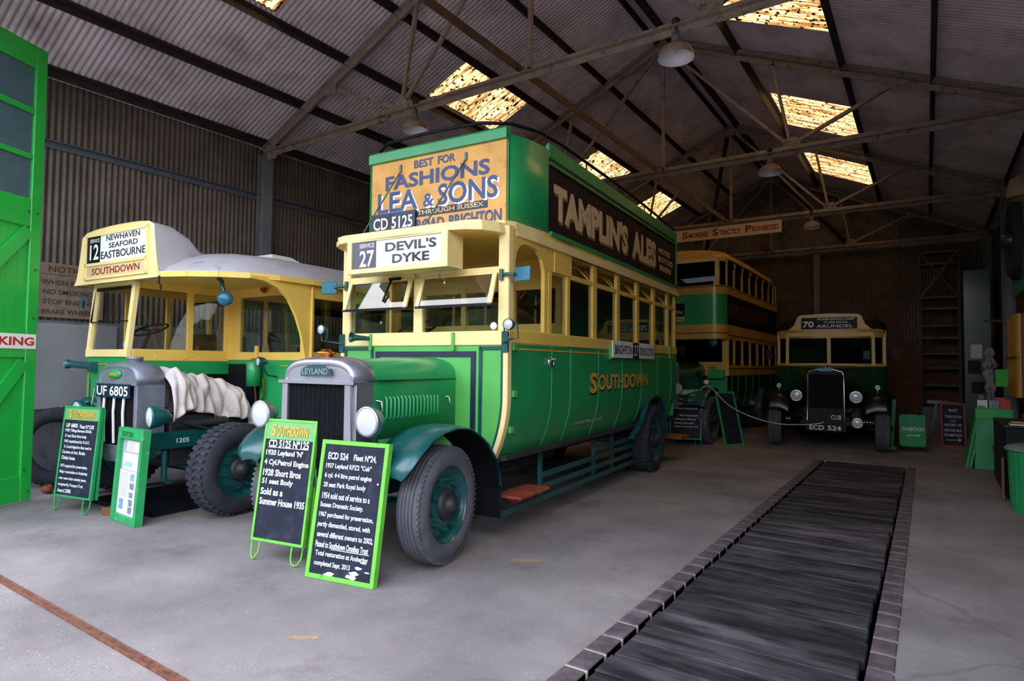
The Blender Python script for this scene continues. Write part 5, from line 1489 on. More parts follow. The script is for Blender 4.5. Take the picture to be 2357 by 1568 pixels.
def cb_ring(y, hw, z0, zt): return [Vector((hw * a, y, z)) for a, z in ((1, z0), (1, zt - 0.22), (0.93, zt - 0.08), (0.6, zt - 0.01), (0, zt), (-0.6, zt - 0.01), (-0.93, zt - 0.08), (-1, zt - 0.22), (-1, z0))]
mb = MB(); mb.loft([cb_ring(-0.45, 0.31, 0.8, 1.53), cb_ring(0.1, 0.42, 0.8, 1.58), cb_ring(0.45, 0.60, 0.8, 1.62), cb_ring(0.62, 0.80, 0.8, 1.655)]); cp_('bonnet', mb, 'deep_green')
mb = MB()
mb.py([(-0.33, 0.55), (0.33, 0.55), (0.315, 1.46), (0.29, 1.53), (0.12, 1.58), (-0.12, 1.58), (-0.29, 1.53), (-0.315, 1.46)], -0.56, -0.42); rs_ = cp_('radiator_shell', mb, 'black_paint', bevel=0.01)
mb = MB()
oul = [(-0.325, 0.565), (-0.31, 1.45), (-0.285, 1.52), (-0.12, 1.565), (0.12, 1.565), (0.285, 1.52), (0.31, 1.45), (0.325, 0.565)]
mb.tube([(x, -0.565, z) for x, z in oul], 0.014, 6, closed=True); part('chrome_surround', mb, 'chrome', rs_)
mb = MB(); mb.box(-0.285, 0.285, -0.57, -0.55, 0.82, 1.47); part('grille', mb, 'black_core', rs_)
mb = MB(); mb.text('CUB', (0.09, -0.565, 0.61), U, V, 0.17, 0.085, 0.008); part('model_lettering', mb, 'white_paint', rs_)
mb = MB(); mb.box(-0.11, 0.11, -0.58, -0.55, 1.53, 1.59); part('name_plate', mb, 'mirror_blue', rs_)
mb = MB(); mb.cyl((0, -0.5, 1.58), (0, -0.5, 1.63), 0.03, 12); cp_('filler_cap', mb, 'chrome')
mb = MB(); mb.box(-0.345, 0.345, -0.62, -0.60, 0.385, 0.52); npq = cp_('number_plate', mb, 'black_paint')
for st, x, w in (('ECD', -0.28, 0.25), ('524', 0.03, 0.23)):
    mb = MB(); mb.text(st, (x, -0.62, 0.405), U, V, w, 0.09, 0.02); part('plate_lettering', mb, 'white_paint', npq)
for s in (1, -1):
    hl = headlamp(CB, (s * 0.51, -0.62, 1.05), 0.112, 'chrome')
    mb = MB(); mb.tube([(s * 0.5, -0.55, 0.95), (s * 0.47, -0.5, 0.8), (s * 0.36, -0.45, 0.62)], 0.018, 6); part('lamp_bracket', mb, 'black_paint', hl)
    sl = headlamp(CB, (s * 0.86, -0.30, 1.23), 0.045, 'chrome', 0.08, 'side_lamp'); mb = MB(); mb.cyl((s * 0.86, -0.26, 1.2), (s * 0.86, -0.26, 1.1), 0.01, 6); part('lamp_post', mb, 'chrome', sl)
    mb = MB()
    path = [(-0.56, 0.80), (-0.55, 0.90), (-0.48, 1.02), (-0.34, 1.09), (-0.12, 1.12), (0.1, 1.11), (0.3, 1.04), (0.44, 0.9), (0.54, 0.7)]
    mb.loft([[Vector((s * (0.60 + 0.47 * k / 6), y, z - 0.10 * max(0, 1 - k / 3) * (1 if y < 0 else 0.3) + 0.02 * math.sin(PI * k / 6))) for k in range(7)] + [Vector((s * (0.60 + 0.47 * k / 6), y + 0.01, z - 0.02 - 0.10 * max(0, 1 - k / 3) * (1 if y < 0 else 0.3))) for k in range(6, -1, -1)] for y, z in path])
    cp_('front_wing', mb, 'black_glossy' if 'black_glossy' in MATS else pm('black_glossy', (12, 15, 14), 0.35, var=0.1, coat=0.15, spec=0.3) and 'black_glossy')
    wheel(CB, s * 1.04, 0.0, 0.45, 0.20, s, 0, colour='black_paint')
    wheel(CB, s * 1.02, 3.7, 0.45, 0.20, s, 0, colour='black_paint')
    mb = MB(); mb.tube([(s * 1.0, 0.9, 1.8), (s * 1.15, 0.75, 1.85), (s * 1.18, 0.74, 1.9)], 0.01, 6); mb.box(s * 1.12, s * 1.24, 0.72, 0.74, 1.78, 1.98); cp_('mirror', mb, 'black_paint')
headlamp(CB, (0.53, -0.66, 0.57), 0.095, 'chrome', 0.12, 'fog_lamp')
mb = MB(); mb.cyl((-0.9, 0, 0.42), (0.9, 0, 0.42), 0.045, 8); mb.box(-0.5, 0.5, -0.58, -0.5, 0.5, 0.58)
for s in (1, -1): mb.tube([(s * 0.45, -0.6, 0.55), (s * 0.7, -0.35, 0.42), (s * 0.5, 0.1, 0.38)], 0.03, 6); mb.box(s * 0.33, s * 0.4, -0.5, 5.4, 0.52, 0.66)
cp_('chassis_frame', mb, 'black_paint')
mb = MB(); mb.box(-0.98, 0.98, 0.9, 5.5, 0.62, 0.66); mb.box(-0.98, 0.98, 5.5, 5.55, 0.6, 2.4); cp_('floor', mb, 'interior_dark')
mb = MB(); mb.lathe([(0.2 + 0.013 * math.cos(a), 0.013 * math.sin(a)) for a in frange(0, 2 * PI, 8)], (-0.4, 0.95, 1.72), (0, -0.5, 0.85), 24)
for a in (0, 60, 120): mb.beam((-0.4 - 0.2 * math.cos(R(a)), 0.95 + 0.17 * math.sin(R(a)), 1.72 + 0.1 * math.sin(R(a))), (-0.4 + 0.2 * math.cos(R(a)), 0.95 - 0.17 * math.sin(R(a)), 1.72 - 0.1 * math.sin(R(a))), 0.015, 0.015)
cp_('steering_wheel', mb, 'black_paint')
mb = MB(); mb.box(0.62, 0.74, 0.605, 0.608, 1.78, 1.95); cp_('window_notice', mb, 'white_paint')
mb = MB(); mb.lathe([(0.0, 0.03), (0.25, 0.02), (0.3, 0)], (0, 2.4, 2.74), n=20); cp_('roof_ventilator', mb, 'off_white')
# white rope from the far double decker to the small bus
RP = [(-3.86, 12.62, 1.13), (-3.76, 12.55, 1.185), (-3.64, 12.62, 1.17), (-3.35, 12.9, 0.80), (-2.9, 13.0, 0.58), (-2.45, 13.05, 0.48), (-2.0, 13.04, 0.49), (-1.72, 13.04, 0.53), (-1.64, 13.06, 0.56)]
def smooth_path(P, n=6):
    P = [Vector(p) for p in P]; out = []
    for i in range(len(P) - 1):
        p0, p1, p2, p3 = P[max(i - 1, 0)], P[i], P[i + 1], P[min(i + 2, len(P) - 1)]
        for k in range(n):
            t = k / n
            out.append(0.5 * ((2 * p1) + (-p0 + p2) * t + (2 * p0 - 5 * p1 + 4 * p2 - p3) * t * t + (-p0 + 3 * p1 - 3 * p2 + p3) * t ** 3))
    return out + [P[-1]]
mb = MB(); mb.tube(smooth_path(RP), 0.008, 6)
tag(part('rope', mb, 'off_white'), 'thin white rope slung between the far double-decker and the small bus', 'rope')
# ================================================================ boards and signs on the floor
def board_root(name, label, cat, B0, ang, tilt, group=None):
    o = thing(name, label, cat, B0, 0, group)
    o.rotation_mode = 'XYZ'
    o.rotation_euler = (R(-tilt), 0, R(ang))
    return o
pm('chalk', (228, 226, 232), 0.7, var=0.06, scale=20)
pm('board_green', (112, 196, 66), 0.45, var=0.12, scale=6, c2=(40, 150, 60), lo=0.55, hi=0.8)
pm('board_green_dark', (40, 150, 84), 0.5, var=0.15, scale=6, c2=(120, 190, 120), lo=0.62, hi=0.75)
pm('header_green', (110, 170, 104), 0.5, var=0.08)
def frame_mb(w, h, t, d):
    mb = MB()
    mb.box(0, t, -0.008, d, 0, h); mb.box(w - t, w, -0.008, d, 0, h); mb.box(t, w - t, -0.008, d, 0, t); mb.box(t, w - t, -0.008, d, h - t, h)
    return mb
def chalkboard(label, B0, ang, tilt, w, h, lines, head=None, frame='board_green', t=0.022, d=0.03, legs=False, hgt=0.035, bold=0.022, shear=0.25, name='chalkboard', headmat='letter_gold', font='chalk'):
    b = board_root(name, label, 'sign', B0, ang, tilt)
    part('frame', frame_mb(w, h, t, d), frame, b, bevel=0.003)
    p = MB(); p.box(t, w - t, 0.0, d * 0.7, t, h - t)
    pn = part('panel', p, 'chalkboard', b)
    if head:
        p = MB(); p.box(t, w - t, -0.003, 0.0, h - t - head[0], h - t)
        hd = part('header', p, 'header_green', b)
        x0, x1 = head[1] * w, head[2] * w
        for m, o_, nd in (('letter_brown', 0.003, 0.002), (headmat, 0, 0.004)):
            q = MB(); zc = h - t - head[0] * 0.82; hh = head[0] * 0.6
            q.text('S', (x0 + o_, -0.003, zc - o_), U, V, (x1 - x0) * 0.13, hh * 1.12, 0.02, 0, nudge=nd)
            q.text('OUTHDOWN', (x0 + (x1 - x0) * 0.15 + o_, -0.003, zc - o_), U, V, (x1 - x0) * 0.85, hh * 0.95, 0.03, 0, nudge=nd)
            part('header_lettering', q, m, hd)
    for st, fa, fb, tt, *ex in lines:
        k = ex[0] if ex else 1.0
        bd = ex[1] if len(ex) > 1 else bold
        sh = ex[2] if len(ex) > 2 else shear
        q = MB()
        if st == '_': q.box(fa * w, fb * w, -0.003, 0.0, h * (1 - tt) - 0.002, h * (1 - tt) + 0.002)
        else: q.text(st, (fa * w, 0.0, h * (1 - tt) - hgt * h * k * 0.5), U, V, (fb - fa) * w - sh * hgt * h * k, hgt * h * k, bd, sh * hgt * h * k / (hgt * h * k) if False else sh * hgt * h * k / 1.0)
        part('underline' if st == '_' else 'lettering_line', q, font, pn)
    if legs:
        for x0, x1 in ((0.0, 0.10), (w - 0.13, w)):
            q = MB(); q.tube([(x0 + 0.01, 0.01, 0.03), (x0 + 0.012, 0.005, -0.09), (x0 + 0.03, 0.0, -0.135), ((x0 + x1) / 2, 0, -0.143), (x1 - 0.035, 0.0, -0.13), (x1 - 0.01, 0.005, -0.08), (x1 - 0.005, 0.01, 0.02)], 0.007, 6)
            part('leg', q, frame, b)
    return b
def back_leaf(b, w, h, tilt, frame, legs):
    q = MB()
    q.M = Matrix.Translation((0, 0.03, h - 0.02)) @ Matrix.Rotation(R(0.35 * tilt), 4, 'X')
    z0 = -h + 0.02
    q.box(0, w, 0, 0.02, z0 + (0 if legs else -0.0), 0)
    part('back_leaf', q, frame, b)
c1 = chalkboard('narrow chalkboard A-board with gold heading, its text starting UF 6805, by the green door', (-7.74, 2.725, 0.15), 10.9, 5.1, 0.60, 0.958, [
    ('UF 6805', .10, .43, .215, 1.1, 0.03, 0.1), ('Fleet Nº1205', .48, .88, .222), ('1930 Tilling-Stevens B10A.', .09, .84, .275), ('31 seat Short Bros body.', .10, .72, .335), ('1942 requisitioned by R.A.S.C.', .10, .82, .395),
    ('To Cambridgeshire then used as', .10, .88, .455), ('Caravan at Iver, Bucks.', .08, .74, .512), ('Chicken house.', .08, .48, .572), ('1977 acquired for preservation.', .08, .84, .665), ('Major restoration at Amberley', .08, .86, .73),
    ('over more than twenty years,', .08, .85, .80), ('recognised by Transport Trust', .08, .78, .868), ('Award 2008.', .08, .48, .93)], head=(0.125, .15, .85), frame='board_green_dark', legs=True, hgt=0.042)
back_leaf(c1, 0.60, 0.958, 5.1, 'board_green_dark', True)
c2 = chalkboard('tall chalkboard A-board with gold heading, its text starting CD 5125, before the tall radiator', (-4.590, 3.0, 0.15), 9.8, 8.0, 0.552, 0.985, [
    ('CD 5125 Nº125', .11, .89, .205, 1.3, 0.03, 0.0), ('_', .11, .89, .238), ("1920 Leyland 'N'", .08, .82, .285, 1.15), ('4 Cyl.Petrol Engine', .07, .95, .365, 1.15), ('1928 Short Bros', .07, .83, .445, 1.15), ('51 seat Body', .07, .70, .522, 1.15), ('Sold as a', .07, .53, .60, 1.15), ('Summer House 1935', .07, .96, .68, 1.15)],
    head=(0.145, .14, .85), legs=True, hgt=0.050, bold=0.03)
back_leaf(c2, 0.552, 0.985, 8.0, 'board_green', True)
c3 = chalkboard('wide bright-green-framed chalkboard without heading, its text starting ECD 524, by the front wheel', (-3.872, 2.985, 0.0), 9.9, 9.5, 0.624, 1.017, [
    ('ECD 524', .115, .425, .118, 1.15, 0.03, 0.05), ('Fleet Nº24,', .505, .86, .122, 1.15), ('1937 Leyland KPZ2 "Cub"', .10, .80, .195), ('6 cyl. 4·4 litre petrol engine', .10, .82, .265), ('20 seat Park Royal body', .10, .75, .335), ('1954 sold out of service to a', .10, .83, .41), ('Sussex Dramatic Society.', .09, .75, .48),
    ('1967 purchased for preservation,', .09, .91, .55), ('partly dismantled, stored, with', .09, .88, .62), ('several different owners to 2002,', .10, .94, .69), ('Passed to Southdown Omnibus Trust', .095, .89, .757), ('_', .33, .89, .785), ('Total restoration at Amberley', .11, .90, .825), ('completed Sept. 2013', .11, .66, .893)], t=0.034, d=0.045, hgt=0.046)
for x, z, w_, h_ in ((.22, .045, .10, .03), (.42, .05, .12, .035), (.44, .08, .09, .03), (.47, .12, .08, .02), (.55, .10, .05, .012), (.56, .72, .02, .015), (.51, .16, .06, .015)):
    n_ = 11
    q = MB(); q.add([(x + w_ / 2 * math.cos(2 * PI * k / n_) * random.uniform(.6, 1.2), -0.001, z + h_ / 2 * math.sin(2 * PI * k / n_) * random.uniform(.5, 1.3)) for k in range(n_)], [tuple(range(n_))])
    part('chipped_paint', q, 'chalk', [c for c in c3.children if c.name.startswith('panel')][0])
q = MB(); q.box(0.05, 0.57, 0.03, 0.04, 0.1, 0.9); part('back_panel', q, 'deep_green', c3)
c4 = chalkboard('distant green-framed chalkboard with white heading, in front of the far double-decker wheel', (-4.344, 12.148, 0.13), 13.3, 14.0, 0.62, 1.03, [
    ('UF 6473  (Fleet Nº 873)', .17, .84, .21, 0.9), ('1930 Leyland Titan.', .18, .94, .30, 1.3), ('48 seat Hybridge body.', .19, .90, .395, 1.1), ('1938 to Greenock M.S.', .29, .91, .53), ('withdrawn c.1952 and', .15, .82, .605), ('became a store shed.', .15, .77, .68), ('bought for restoration 1971', .15, .91, .755)],
    head=(0.10, .22, .89), headmat='chalk', legs=True, hgt=0.036, frame='board_green_dark')
c5 = chalkboard('green-framed chalkboard seen almost edge-on beside the far double-decker', (-3.36, 12.62, 0.0), 58, 15, 0.5, 1.12, [], frame='board_green_dark', t=0.04, d=0.02)
c6 = chalkboard('chalkboard with reddish wooden frame lettered Way Through to Motor Bus Exhibition with an arrow', (0.23, 15.45, 0.0), 8.0, 6.0, 0.43, 0.90, [
    ('WAY', .32, .70, .17, 1.5, 0, 0), ('THROUGH', .17, .83, .31, 1.4, 0, 0), ('TO', .42, .60, .41, 1.0, 0, 0), ('HISTORY OF', .14, .82, .50, 1.3, 0, 0), ('MOTOR BUS', .14, .82, .62, 1.3, 0, 0), ('EXHIBITION', .14, .82, .73, 1.3, 0, 0)], frame='wood_red', t=0.035, hgt=0.045, bold=-0.004)
q = MB(); q.beam((0.08, -0.001, 0.14), (0.34, -0.001, 0.15), 0.003, 0.01); q.beam((0.34, -0.001, 0.15), (0.29, -0.001, 0.19), 0.003, 0.01); q.beam((0.34, -0.001, 0.15), (0.29, -0.001, 0.11), 0.003, 0.01)
part('arrow', q, 'chalk', c6)
# framed notice board with papers
nb = board_root('notice_board', 'narrow green-framed glazed notice board of papers, in front of the half-cab bus', 'notice board', (-6.859, 2.91, 0.0), -2.3, 3.6)
w, h = 0.56, 0.924
q = MB(); q.box(0, 0.05, -0.01, 0.07, 0, h); q.box(w - 0.05, w, -0.01, 0.07, 0, h); q.box(0.05, w - 0.05, -0.01, 0.07, 0, 0.07); q.box(0.05, w - 0.05, -0.01, 0.07, h - 0.11, h)
nf = part('frame', q, 'board_green_dark', nb, bevel=0.004)
q = MB(); q.text('SOUTHDOWN', (0.11, -0.01, h - 0.085), U, V, 0.24, 0.05, 0.0); part('frame_lettering', q, 'deep_green', nf)
q = MB(); q.box(0.05, w - 0.05, 0.03, 0.08, 0.07, h - 0.11); pnl = part('backing', q, pm('paper_grey', (170, 174, 184), 0.7, var=0.08) and 'paper_grey', nb)
pm('paper', (226, 220, 216), 0.8, var=0.04); pm('photo_blue', (120, 160, 200), 0.6, var=0.4, scale=30); pm('photo_grey', (130, 132, 146), 0.6, var=0.5, scale=40); pm('teal_print', (150, 204, 190), 0.6, var=0.1); pm('print_grey', (176, 174, 182), 0.7, var=0.1)
q = MB(); q.box(0.052, w - 0.052, 0.024, 0.03, 0.072, 0.50); sh_ = part('paper_sheet', q, 'paper', pnl)
q = MB(); q.box(0.10, w - 0.075, 0.024, 0.03, 0.51, 0.67); part('paper_sheet', q, 'paper', pnl)
q = MB(); q.box(0.16, w - 0.10, 0.024, 0.03, 0.69, 0.80); part('paper_sheet', q, 'paper', pnl)
q = MB(); q.box(0.15, 0.31, 0.021, 0.024, 0.545, 0.59); q.lathe([(0.0, 0.002), (0.016, 0)], (0.13, 0.023, 0.545), (0, -1, 0), 12); part('bus_drawing', q, 'teal_print', pnl)
for x, z, w_, h_, m in ((.31, .41, .08, .07, 'photo_blue'), (.31, .33, .085, .06, 'photo_grey'), (.31, .25, .075, .05, 'photo_grey'), (.31, .17, .08, .06, 'photo_grey'), (.31, .095, .08, .065, 'photo_grey'), (.10, .12, .09, .10, 'photo_blue')):
    q = MB(); q.box(x, x + w_, 0.02, 0.024, z, z + h_); part('photograph', q, m, pnl)
q = MB()
for k in range(14): q.box(0.08, 0.26, 0.0225, 0.024, 0.25 + 0.017 * k, 0.256 + 0.017 * k)
for k in range(4): q.box(0.18, 0.33, 0.0225, 0.024, 0.71 + 0.02 * k, 0.717 + 0.02 * k)
part('printed_text', q, 'print_grey', pnl)
# exhibition sign on a sprung base
ex = board_root('pavement_sign', 'dark green pavement sign with rounded corners reading Exhibition above an arrow', 'sign', (-0.46, 14.25, 0.0), 10, 3)
q = MB(); ro = [(0.04, 0.08), (0.40, 0.08), (0.44, 0.12), (0.44, 0.66), (0.40, 0.70), (0.04, 0.70), (0.0, 0.66), (0.0, 0.12)]
q.py(ro, 0.0, 0.02); xp = part('panel', q, 'green_paint', ex)
q = MB(); q.text('EXHIBITION', (0.045, 0.0, 0.38), U, V, 0.36, 0.075, 0.025); part('lettering', q, 'chalk', xp)
q = MB(); q.beam((0.13, -0.002, 0.29), (0.31, -0.002, 0.30), 0.004, 0.016); q.add([(0.30, -0.003, 0.275), (0.365, -0.003, 0.303), (0.30, -0.003, 0.328)], [(0, 1, 2)]); part('arrow', q, 'chalk', xp)
q = MB(); q.box(0.03, 0.46, -0.12, 0.16, 0.0, 0.035); q.cyl((0.12, 0.01, 0.03), (0.12, 0.01, 0.09), 0.012, 6); q.cyl((0.34, 0.01, 0.03), (0.34, 0.01, 0.09), 0.012, 6); part('base', q, 'black_paint', ex)
q = MB(); q.box(0.08, 0.11, -0.006, 0.025, 0.69, 0.715); q.box(0.33, 0.36, -0.006, 0.025, 0.69, 0.715); part('clip', q, 'black_paint', ex)

# ================================================================ the green entrance door, folded in
DR = struct(bpy.data.objects.new('door_1', None)); COL.objects.link(DR)
DR.location = (-7.95, 1.64, 0.02); DR.rotation_euler = (0, 0, R(114.6))
pm('door_green', (30, 168, 62), 0.4, var=0.08, scale=3, coat=0.2)
q = MB()
W_, H_ = 1.2, 5.16
q.box(0, 0.14, -0.03, 0.03, 0, H_); q.box(W_ - 0.135, W_, -0.03, 0.03, 0, H_)
for a, b in ((4.9, H_), (4.37, 4.44), (3.85, 3.91), (3.08, 3.40), (1.60, 1.92), (0, 0.28)): q.box(0.14, W_ - 0.135, -0.028, 0.028, a, b)
part('door_frame', q, 'door_green', DR, bevel=0.006)
q = MB()
q.beam((0.16, -0.02, 1.98), (W_ - 0.15, -0.02, 3.04), 0.03, 0.13); q.beam((0.16, -0.02, 0.34), (W_ - 0.15, -0.02, 1.55), 0.03, 0.13)
part('brace', q, 'door_green', DR)
q = MB()
n_ = 8
for k in range(n_):
    x0 = 0.14 + (W_ - 0.275) * k / n_
    q.box(x0 + 0.003, x0 + (W_ - 0.275) / n_ - 0.003, 0.0, 0.02, 0.28, 3.1)
part('door_boarding', q, 'door_green', DR)
for a, b in ((4.44, 4.9), (3.91, 4.37), (3.40, 3.85)):
    q = MB(); q.box(0.14, W_ - 0.135, 0.0, 0.004, a, b); part('window_pane', q, 'glass_frost' if 'glass_frost' in MATS else pm('glass_frost', (70, 96, 104), 0.25, var=0.1) and 'glass_frost', DR)
q = MB(); q.box(0.02, 1.175, -0.042, -0.03, 1.70, 1.865); sgn = part('sign_plate', q, 'white_paint', DR)
q = MB(); q.text('NO SMOKING', (0.06, -0.042, 1.735), U, V, 1.09, 0.095, 0.03); part('sign_lettering', q, pm('sign_red', (196, 40, 34), 0.5, var=0.05) and 'sign_red', sgn)
q = MB()
for x, z in ((W_ - 0.05, .1), (W_ - 0.06, 1.75 + .3), (W_ - 0.06, 3.25), (W_ - 0.16, 3.25), (W_ - 0.06, 2.6), (W_ - .1, .35)): q.ball((x, -0.032, z), 0.012, 8)
part('bolt', q, 'dark_steel', DR)

# ================================================================ against the left wall
nt_ = thing('wall_notice', 'faded brown notice on the left wall about filling, smoking and brakes', 'sign', (XL + 0.06, 3.0, 2.16))
q = MB(); q.box(0, 0.02, 0.0, 0.86, 0, 0.72); pm('notice_brown', (128, 110, 98), 0.7, var=0.12, scale=6, c2=(100, 84, 76), lo=0.5, hi=0.75); bb = part('board', q, 'notice_brown', nt_)
q = MB()
for st, y, z, w, h in (('NOTICE', .20, .60, .46, .08), ('WHEN FILLING', .13, .43, .66, .068), ('NO SMOKING', .15, .305, .58, .065), ('STOP ENGINE', .15, .175, .58, .065), ('BRAKE WHEELS', .14, .045, .62, .065)):
    q.text(st, (0.02, y, z), (0, 1, 0), (0, 0, 1), w, h, 0.02)
q.box(0.02, 0.022, .12, .64, .565, .572)
part('lettering', q, pm('faded_red', (80, 44, 40), 0.7, var=0.1) and 'faded_red', bb)
wp = MB(); wp.box(XL + 0.06, XL + 0.10, 3.05, 4.05, 0.95, 2.08)
pm('white_rusty', (140, 138, 144), 0.6, var=0.06, scale=2, c2=(120, 84, 62), lo=0.66, hi=0.74)
tag(part('metal_panel', wp, 'white_rusty', bevel=0.01), 'white painted metal panel with rust streaks, on the left wall below the notice', 'panel')
st_ = MB()
Rr = 0.50
st_.lathe([(0.33, 0.07), (0.36, 0.10), (0.44, 0.11), (0.49, 0.075), (0.50, 0.0), (0.49, -0.075), (0.44, -0.11), (0.36, -0.10), (0.33, -0.07)], (0, 0, 0), (1, 0, 0), 48, closed=True)
for k in range(48):
    a = 2 * PI * k / 48
    c = Vector((0, math.cos(a), math.sin(a))) * 0.498
    st_.beam(c - Vector((0.06, 0, 0)), c + Vector((0.06, 0, 0)), 0.035, 0.012, c.normalized())
o = tag(part('spare_tyre', st_, 'rubber'), 'large black spare tyre leaning against the left wall behind the green door', 'tyre')
o.location = (-9.28, 3.3, 0.485); o.rotation_euler = (0, R(-14), 0)
bk_ = thing('zinc_bucket', 'grey zinc bucket on the floor behind the narrow UF 6805 board', 'bucket', (-8.32, 3.2, 0))
q = MB(); q.lathe([(0.0, 0.0), (0.10, 0.0), (0.15, 0.28), (0.155, 0.285), (0.145, 0.28), (0.098, 0.01), (0, 0.01)], n=28); part('body', q, 'dull_metal', bk_)
q = MB(); q.tube([(0.15 * math.cos(R(a)), 0.03, 0.27 + 0.05 * math.sin(R(a))) for a in range(0, 181, 15)], 0.005, 5); part('handle', q, 'dark_steel', bk_)
q = MB(); q.ball((0, 0, 0.055), 0.08, 14, (1.0, 0.8, 0.6))
for i, v in enumerate(q.v): v *= 1 + 0.16 * math.sin(i * 2.1) * math.cos(i * 0.7)
pm('orange_cloth', (120, 56, 24), 0.8, var=0.2)
o = tag(part('orange_bag', q, 'orange_cloth'), 'crumpled orange bag on the floor at the foot of the spare tyre', 'bag'); o.location = (-8.72, 3.0, 0)
q = MB(); q.box(-0.09, 0.09, -0.05, 0.05, 0, 0.075); o = tag(part('wood_block', q, 'wood_brown', bevel=0.006), 'short brown wooden block on the floor left of the framed notice board', 'block'); o.location = (-7.02, 2.99, 0); o.rotation_euler = (0, 0, R(14))
q = MB(); q.ball((0, 0, 0.03), 0.05, 10, (1.1, 0.8, 0.6)); pm('blue_cloth', (40, 84, 140), 0.85, var=0.2); o = tag(part('blue_rag', q, 'blue_cloth'), 'small blue rag lying behind the wooden block', 'rag'); o.location = (-6.98, 3.10, 0)
q = MB(); q.box(-0.8, 0.6, -0.5, 0.8, 0, 0.02); q.box(-0.8, 0.6, -0.52, -0.5, 0, 0.05); q.box(0.6, 0.62, -0.52, 0.8, 0, 0.05)
o = tag(part('drip_tray', q, 'black_paint'), 'wide black drip tray on the floor under the open engine', 'tray'); o.location = (-7.2, 3.652, 0.001); o.rotation_euler = (0, 0, R(3.5))
# worn paint on the floor
pm('floor_yellow', (186, 146, 84), 0.85, var=0.2, scale=20, c2=(140, 126, 118), lo=0.42, hi=0.6)
for k, (x, y, w, h, a, lab) in enumerate(((-2.72, 4.28, .26, .09, 35, 'worn orange paint patch on the floor right of the front wheel'), (-2.57, 7.2, .34, .10, 30, 'worn orange paint patch on the floor opposite the guard rails'), (-3.02, 2.33, .20, .06, 35, 'faint worn yellow paint patch on the floor nearest the camera'))):
    q = MB(); n_ = 14
    q.add([(w / 2 * math.cos(2 * PI * i / n_) * random.uniform(.75, 1.1), h / 2 * math.copysign(abs(math.sin(2 * PI * i / n_)) ** .5, math.sin(2 * PI * i / n_)) * random.uniform(.7, 1.1), 0) for i in range(n_)], [tuple(range(n_))])
    o = tag(part('paint_patch', q, 'floor_yellow'), lab, 'paint mark', 'worn paint patches'); o.location = (x, y, 0.0015); o.rotation_euler = (0, 0, R(a))
# ================================================================ along the right-hand wall and at the back
pm('foliage', (58, 78, 40), 0.9, var=0.5, scale=1.2, c2=(30, 46, 24), lo=0.45, hi=0.6)
q = MB()
for k in range(170):
    x = random.uniform(-42, 34); z = random.uniform(0.5, 5.6); r = random.uniform(1.4, 2.6)
    q.ball((x, random.uniform(-22, -17), z), r, 10, (1, 0.8, 0.9))
for v in q.v:
    v += Vector((math.sin(v.z * 5 + v.x * 3), math.sin(v.x * 4), math.sin(v.x * 5 + v.y * 4))) * 0.22
o = tag(part('tree_belt', q, 'foliage'), 'belt of dark green trees outside, facing the shed, mirrored in the windscreens', 'trees'); o['kind'] = 'stuff'
bn = thing('dustbin', 'ribbed green metal dustbin with a loose lid, at the right edge of the picture', 'bin', (1.05, 9.02, 0))
q = MB()
n_ = 96
rings = []
for r0, z in ((0.27, 0.0), (0.272, 0.09), (0.275, 0.10), (0.29, 0.66), (0.30, 0.67), (0.30, 0.70)):
    amp = 0.009 if 0.1 <= z <= 0.66 else 0.0
    rings.append([Vector(((r0 + amp * math.cos(a * 24)) * math.cos(a), (r0 + amp * math.cos(a * 24)) * math.sin(a), z)) for a in [2 * PI * k / n_ for k in range(n_)]])
q.loft(rings); part('body', q, 'green_paint', bn)
q = MB(); q.lathe([(0.325, 0.69), (0.328, 0.71), (0.30, 0.735), (0.2, 0.76), (0.05, 0.775), (0, 0.776)], n=36); ld = part('lid', q, pm('bin_lid', (120, 140, 130), 0.45, var=0.15, metal=0.3) and 'bin_lid', bn)
q = MB(); q.tube([(-0.06, 0, 0.77), (-0.05, 0, 0.80), (0.05, 0, 0.80), (0.06, 0, 0.77)], 0.008, 6); part('handle', q, 'dull_metal', ld)
q = MB(); q.box(-0.31, 0.31, -0.77, 0.77, 0.04, 0.88); ct = thing('cabinet', 'plain black cabinet behind the green dustbin', 'cabinet', (1.10, 10.5, 0)); part('body', q, 'black_paint', ct, bevel=0.01)
q = MB(); q.box(-0.32, 0.32, -0.78, 0.78, 0.88, 0.905); part('top', q, 'dark_steel', ct, bevel=0.006); q = MB(); q.box(-0.29, 0.29, -0.74, 0.74, 0, 0.04); part('plinth', q, 'black_core', ct)
q = MB(); q.box(0.745, 0.765, 9.60, 9.70, 0, 0.52); tag(part('timber_offcut', q, 'wood_brown'), 'thin brown timber offcut standing between bin and black cabinet', 'timber')
for k, (x, y, m, lab) in enumerate(((0.92, 9.9, 'paper', 'pale leaflet lying on the black cabinet nearest its front'), (1.12, 10.0, 'photo_blue', 'bluish leaflet lying on the black cabinet'), (1.02, 10.35, 'letter_gold', 'yellow leaflet lying on the black cabinet'))):
    q = MB(); q.box(-0.07, 0.07, -0.1, 0.1, 0, 0.012); o = tag(part('leaflet', q, m), lab, 'leaflet', 'leaflets on the black cabinet'); o.location = (x, y, 0.906); o.rotation_euler = (0, 0, k * 0.5)
gb = thing('collection_box', 'tapered green wooden box with a padlock, left of the black cabinet', 'box', (0.86, 12.62, 0))
q = MB(); q.loft([[Vector((x * s_, y * s_, z)) for x, y in ((-0.24, -0.2), (0.24, -0.2), (0.24, 0.2), (-0.24, 0.2))] for z, s_ in ((0, 1.0), (0.80, 0.86))], smooth=False); part('body', q, 'green_paint', gb, bevel=0.006)
q = MB(); q.box(-0.22, 0.26, -0.2, 0.2, 0.80, 0.97); part('shelf', q, 'door_green', gb, bevel=0.005)
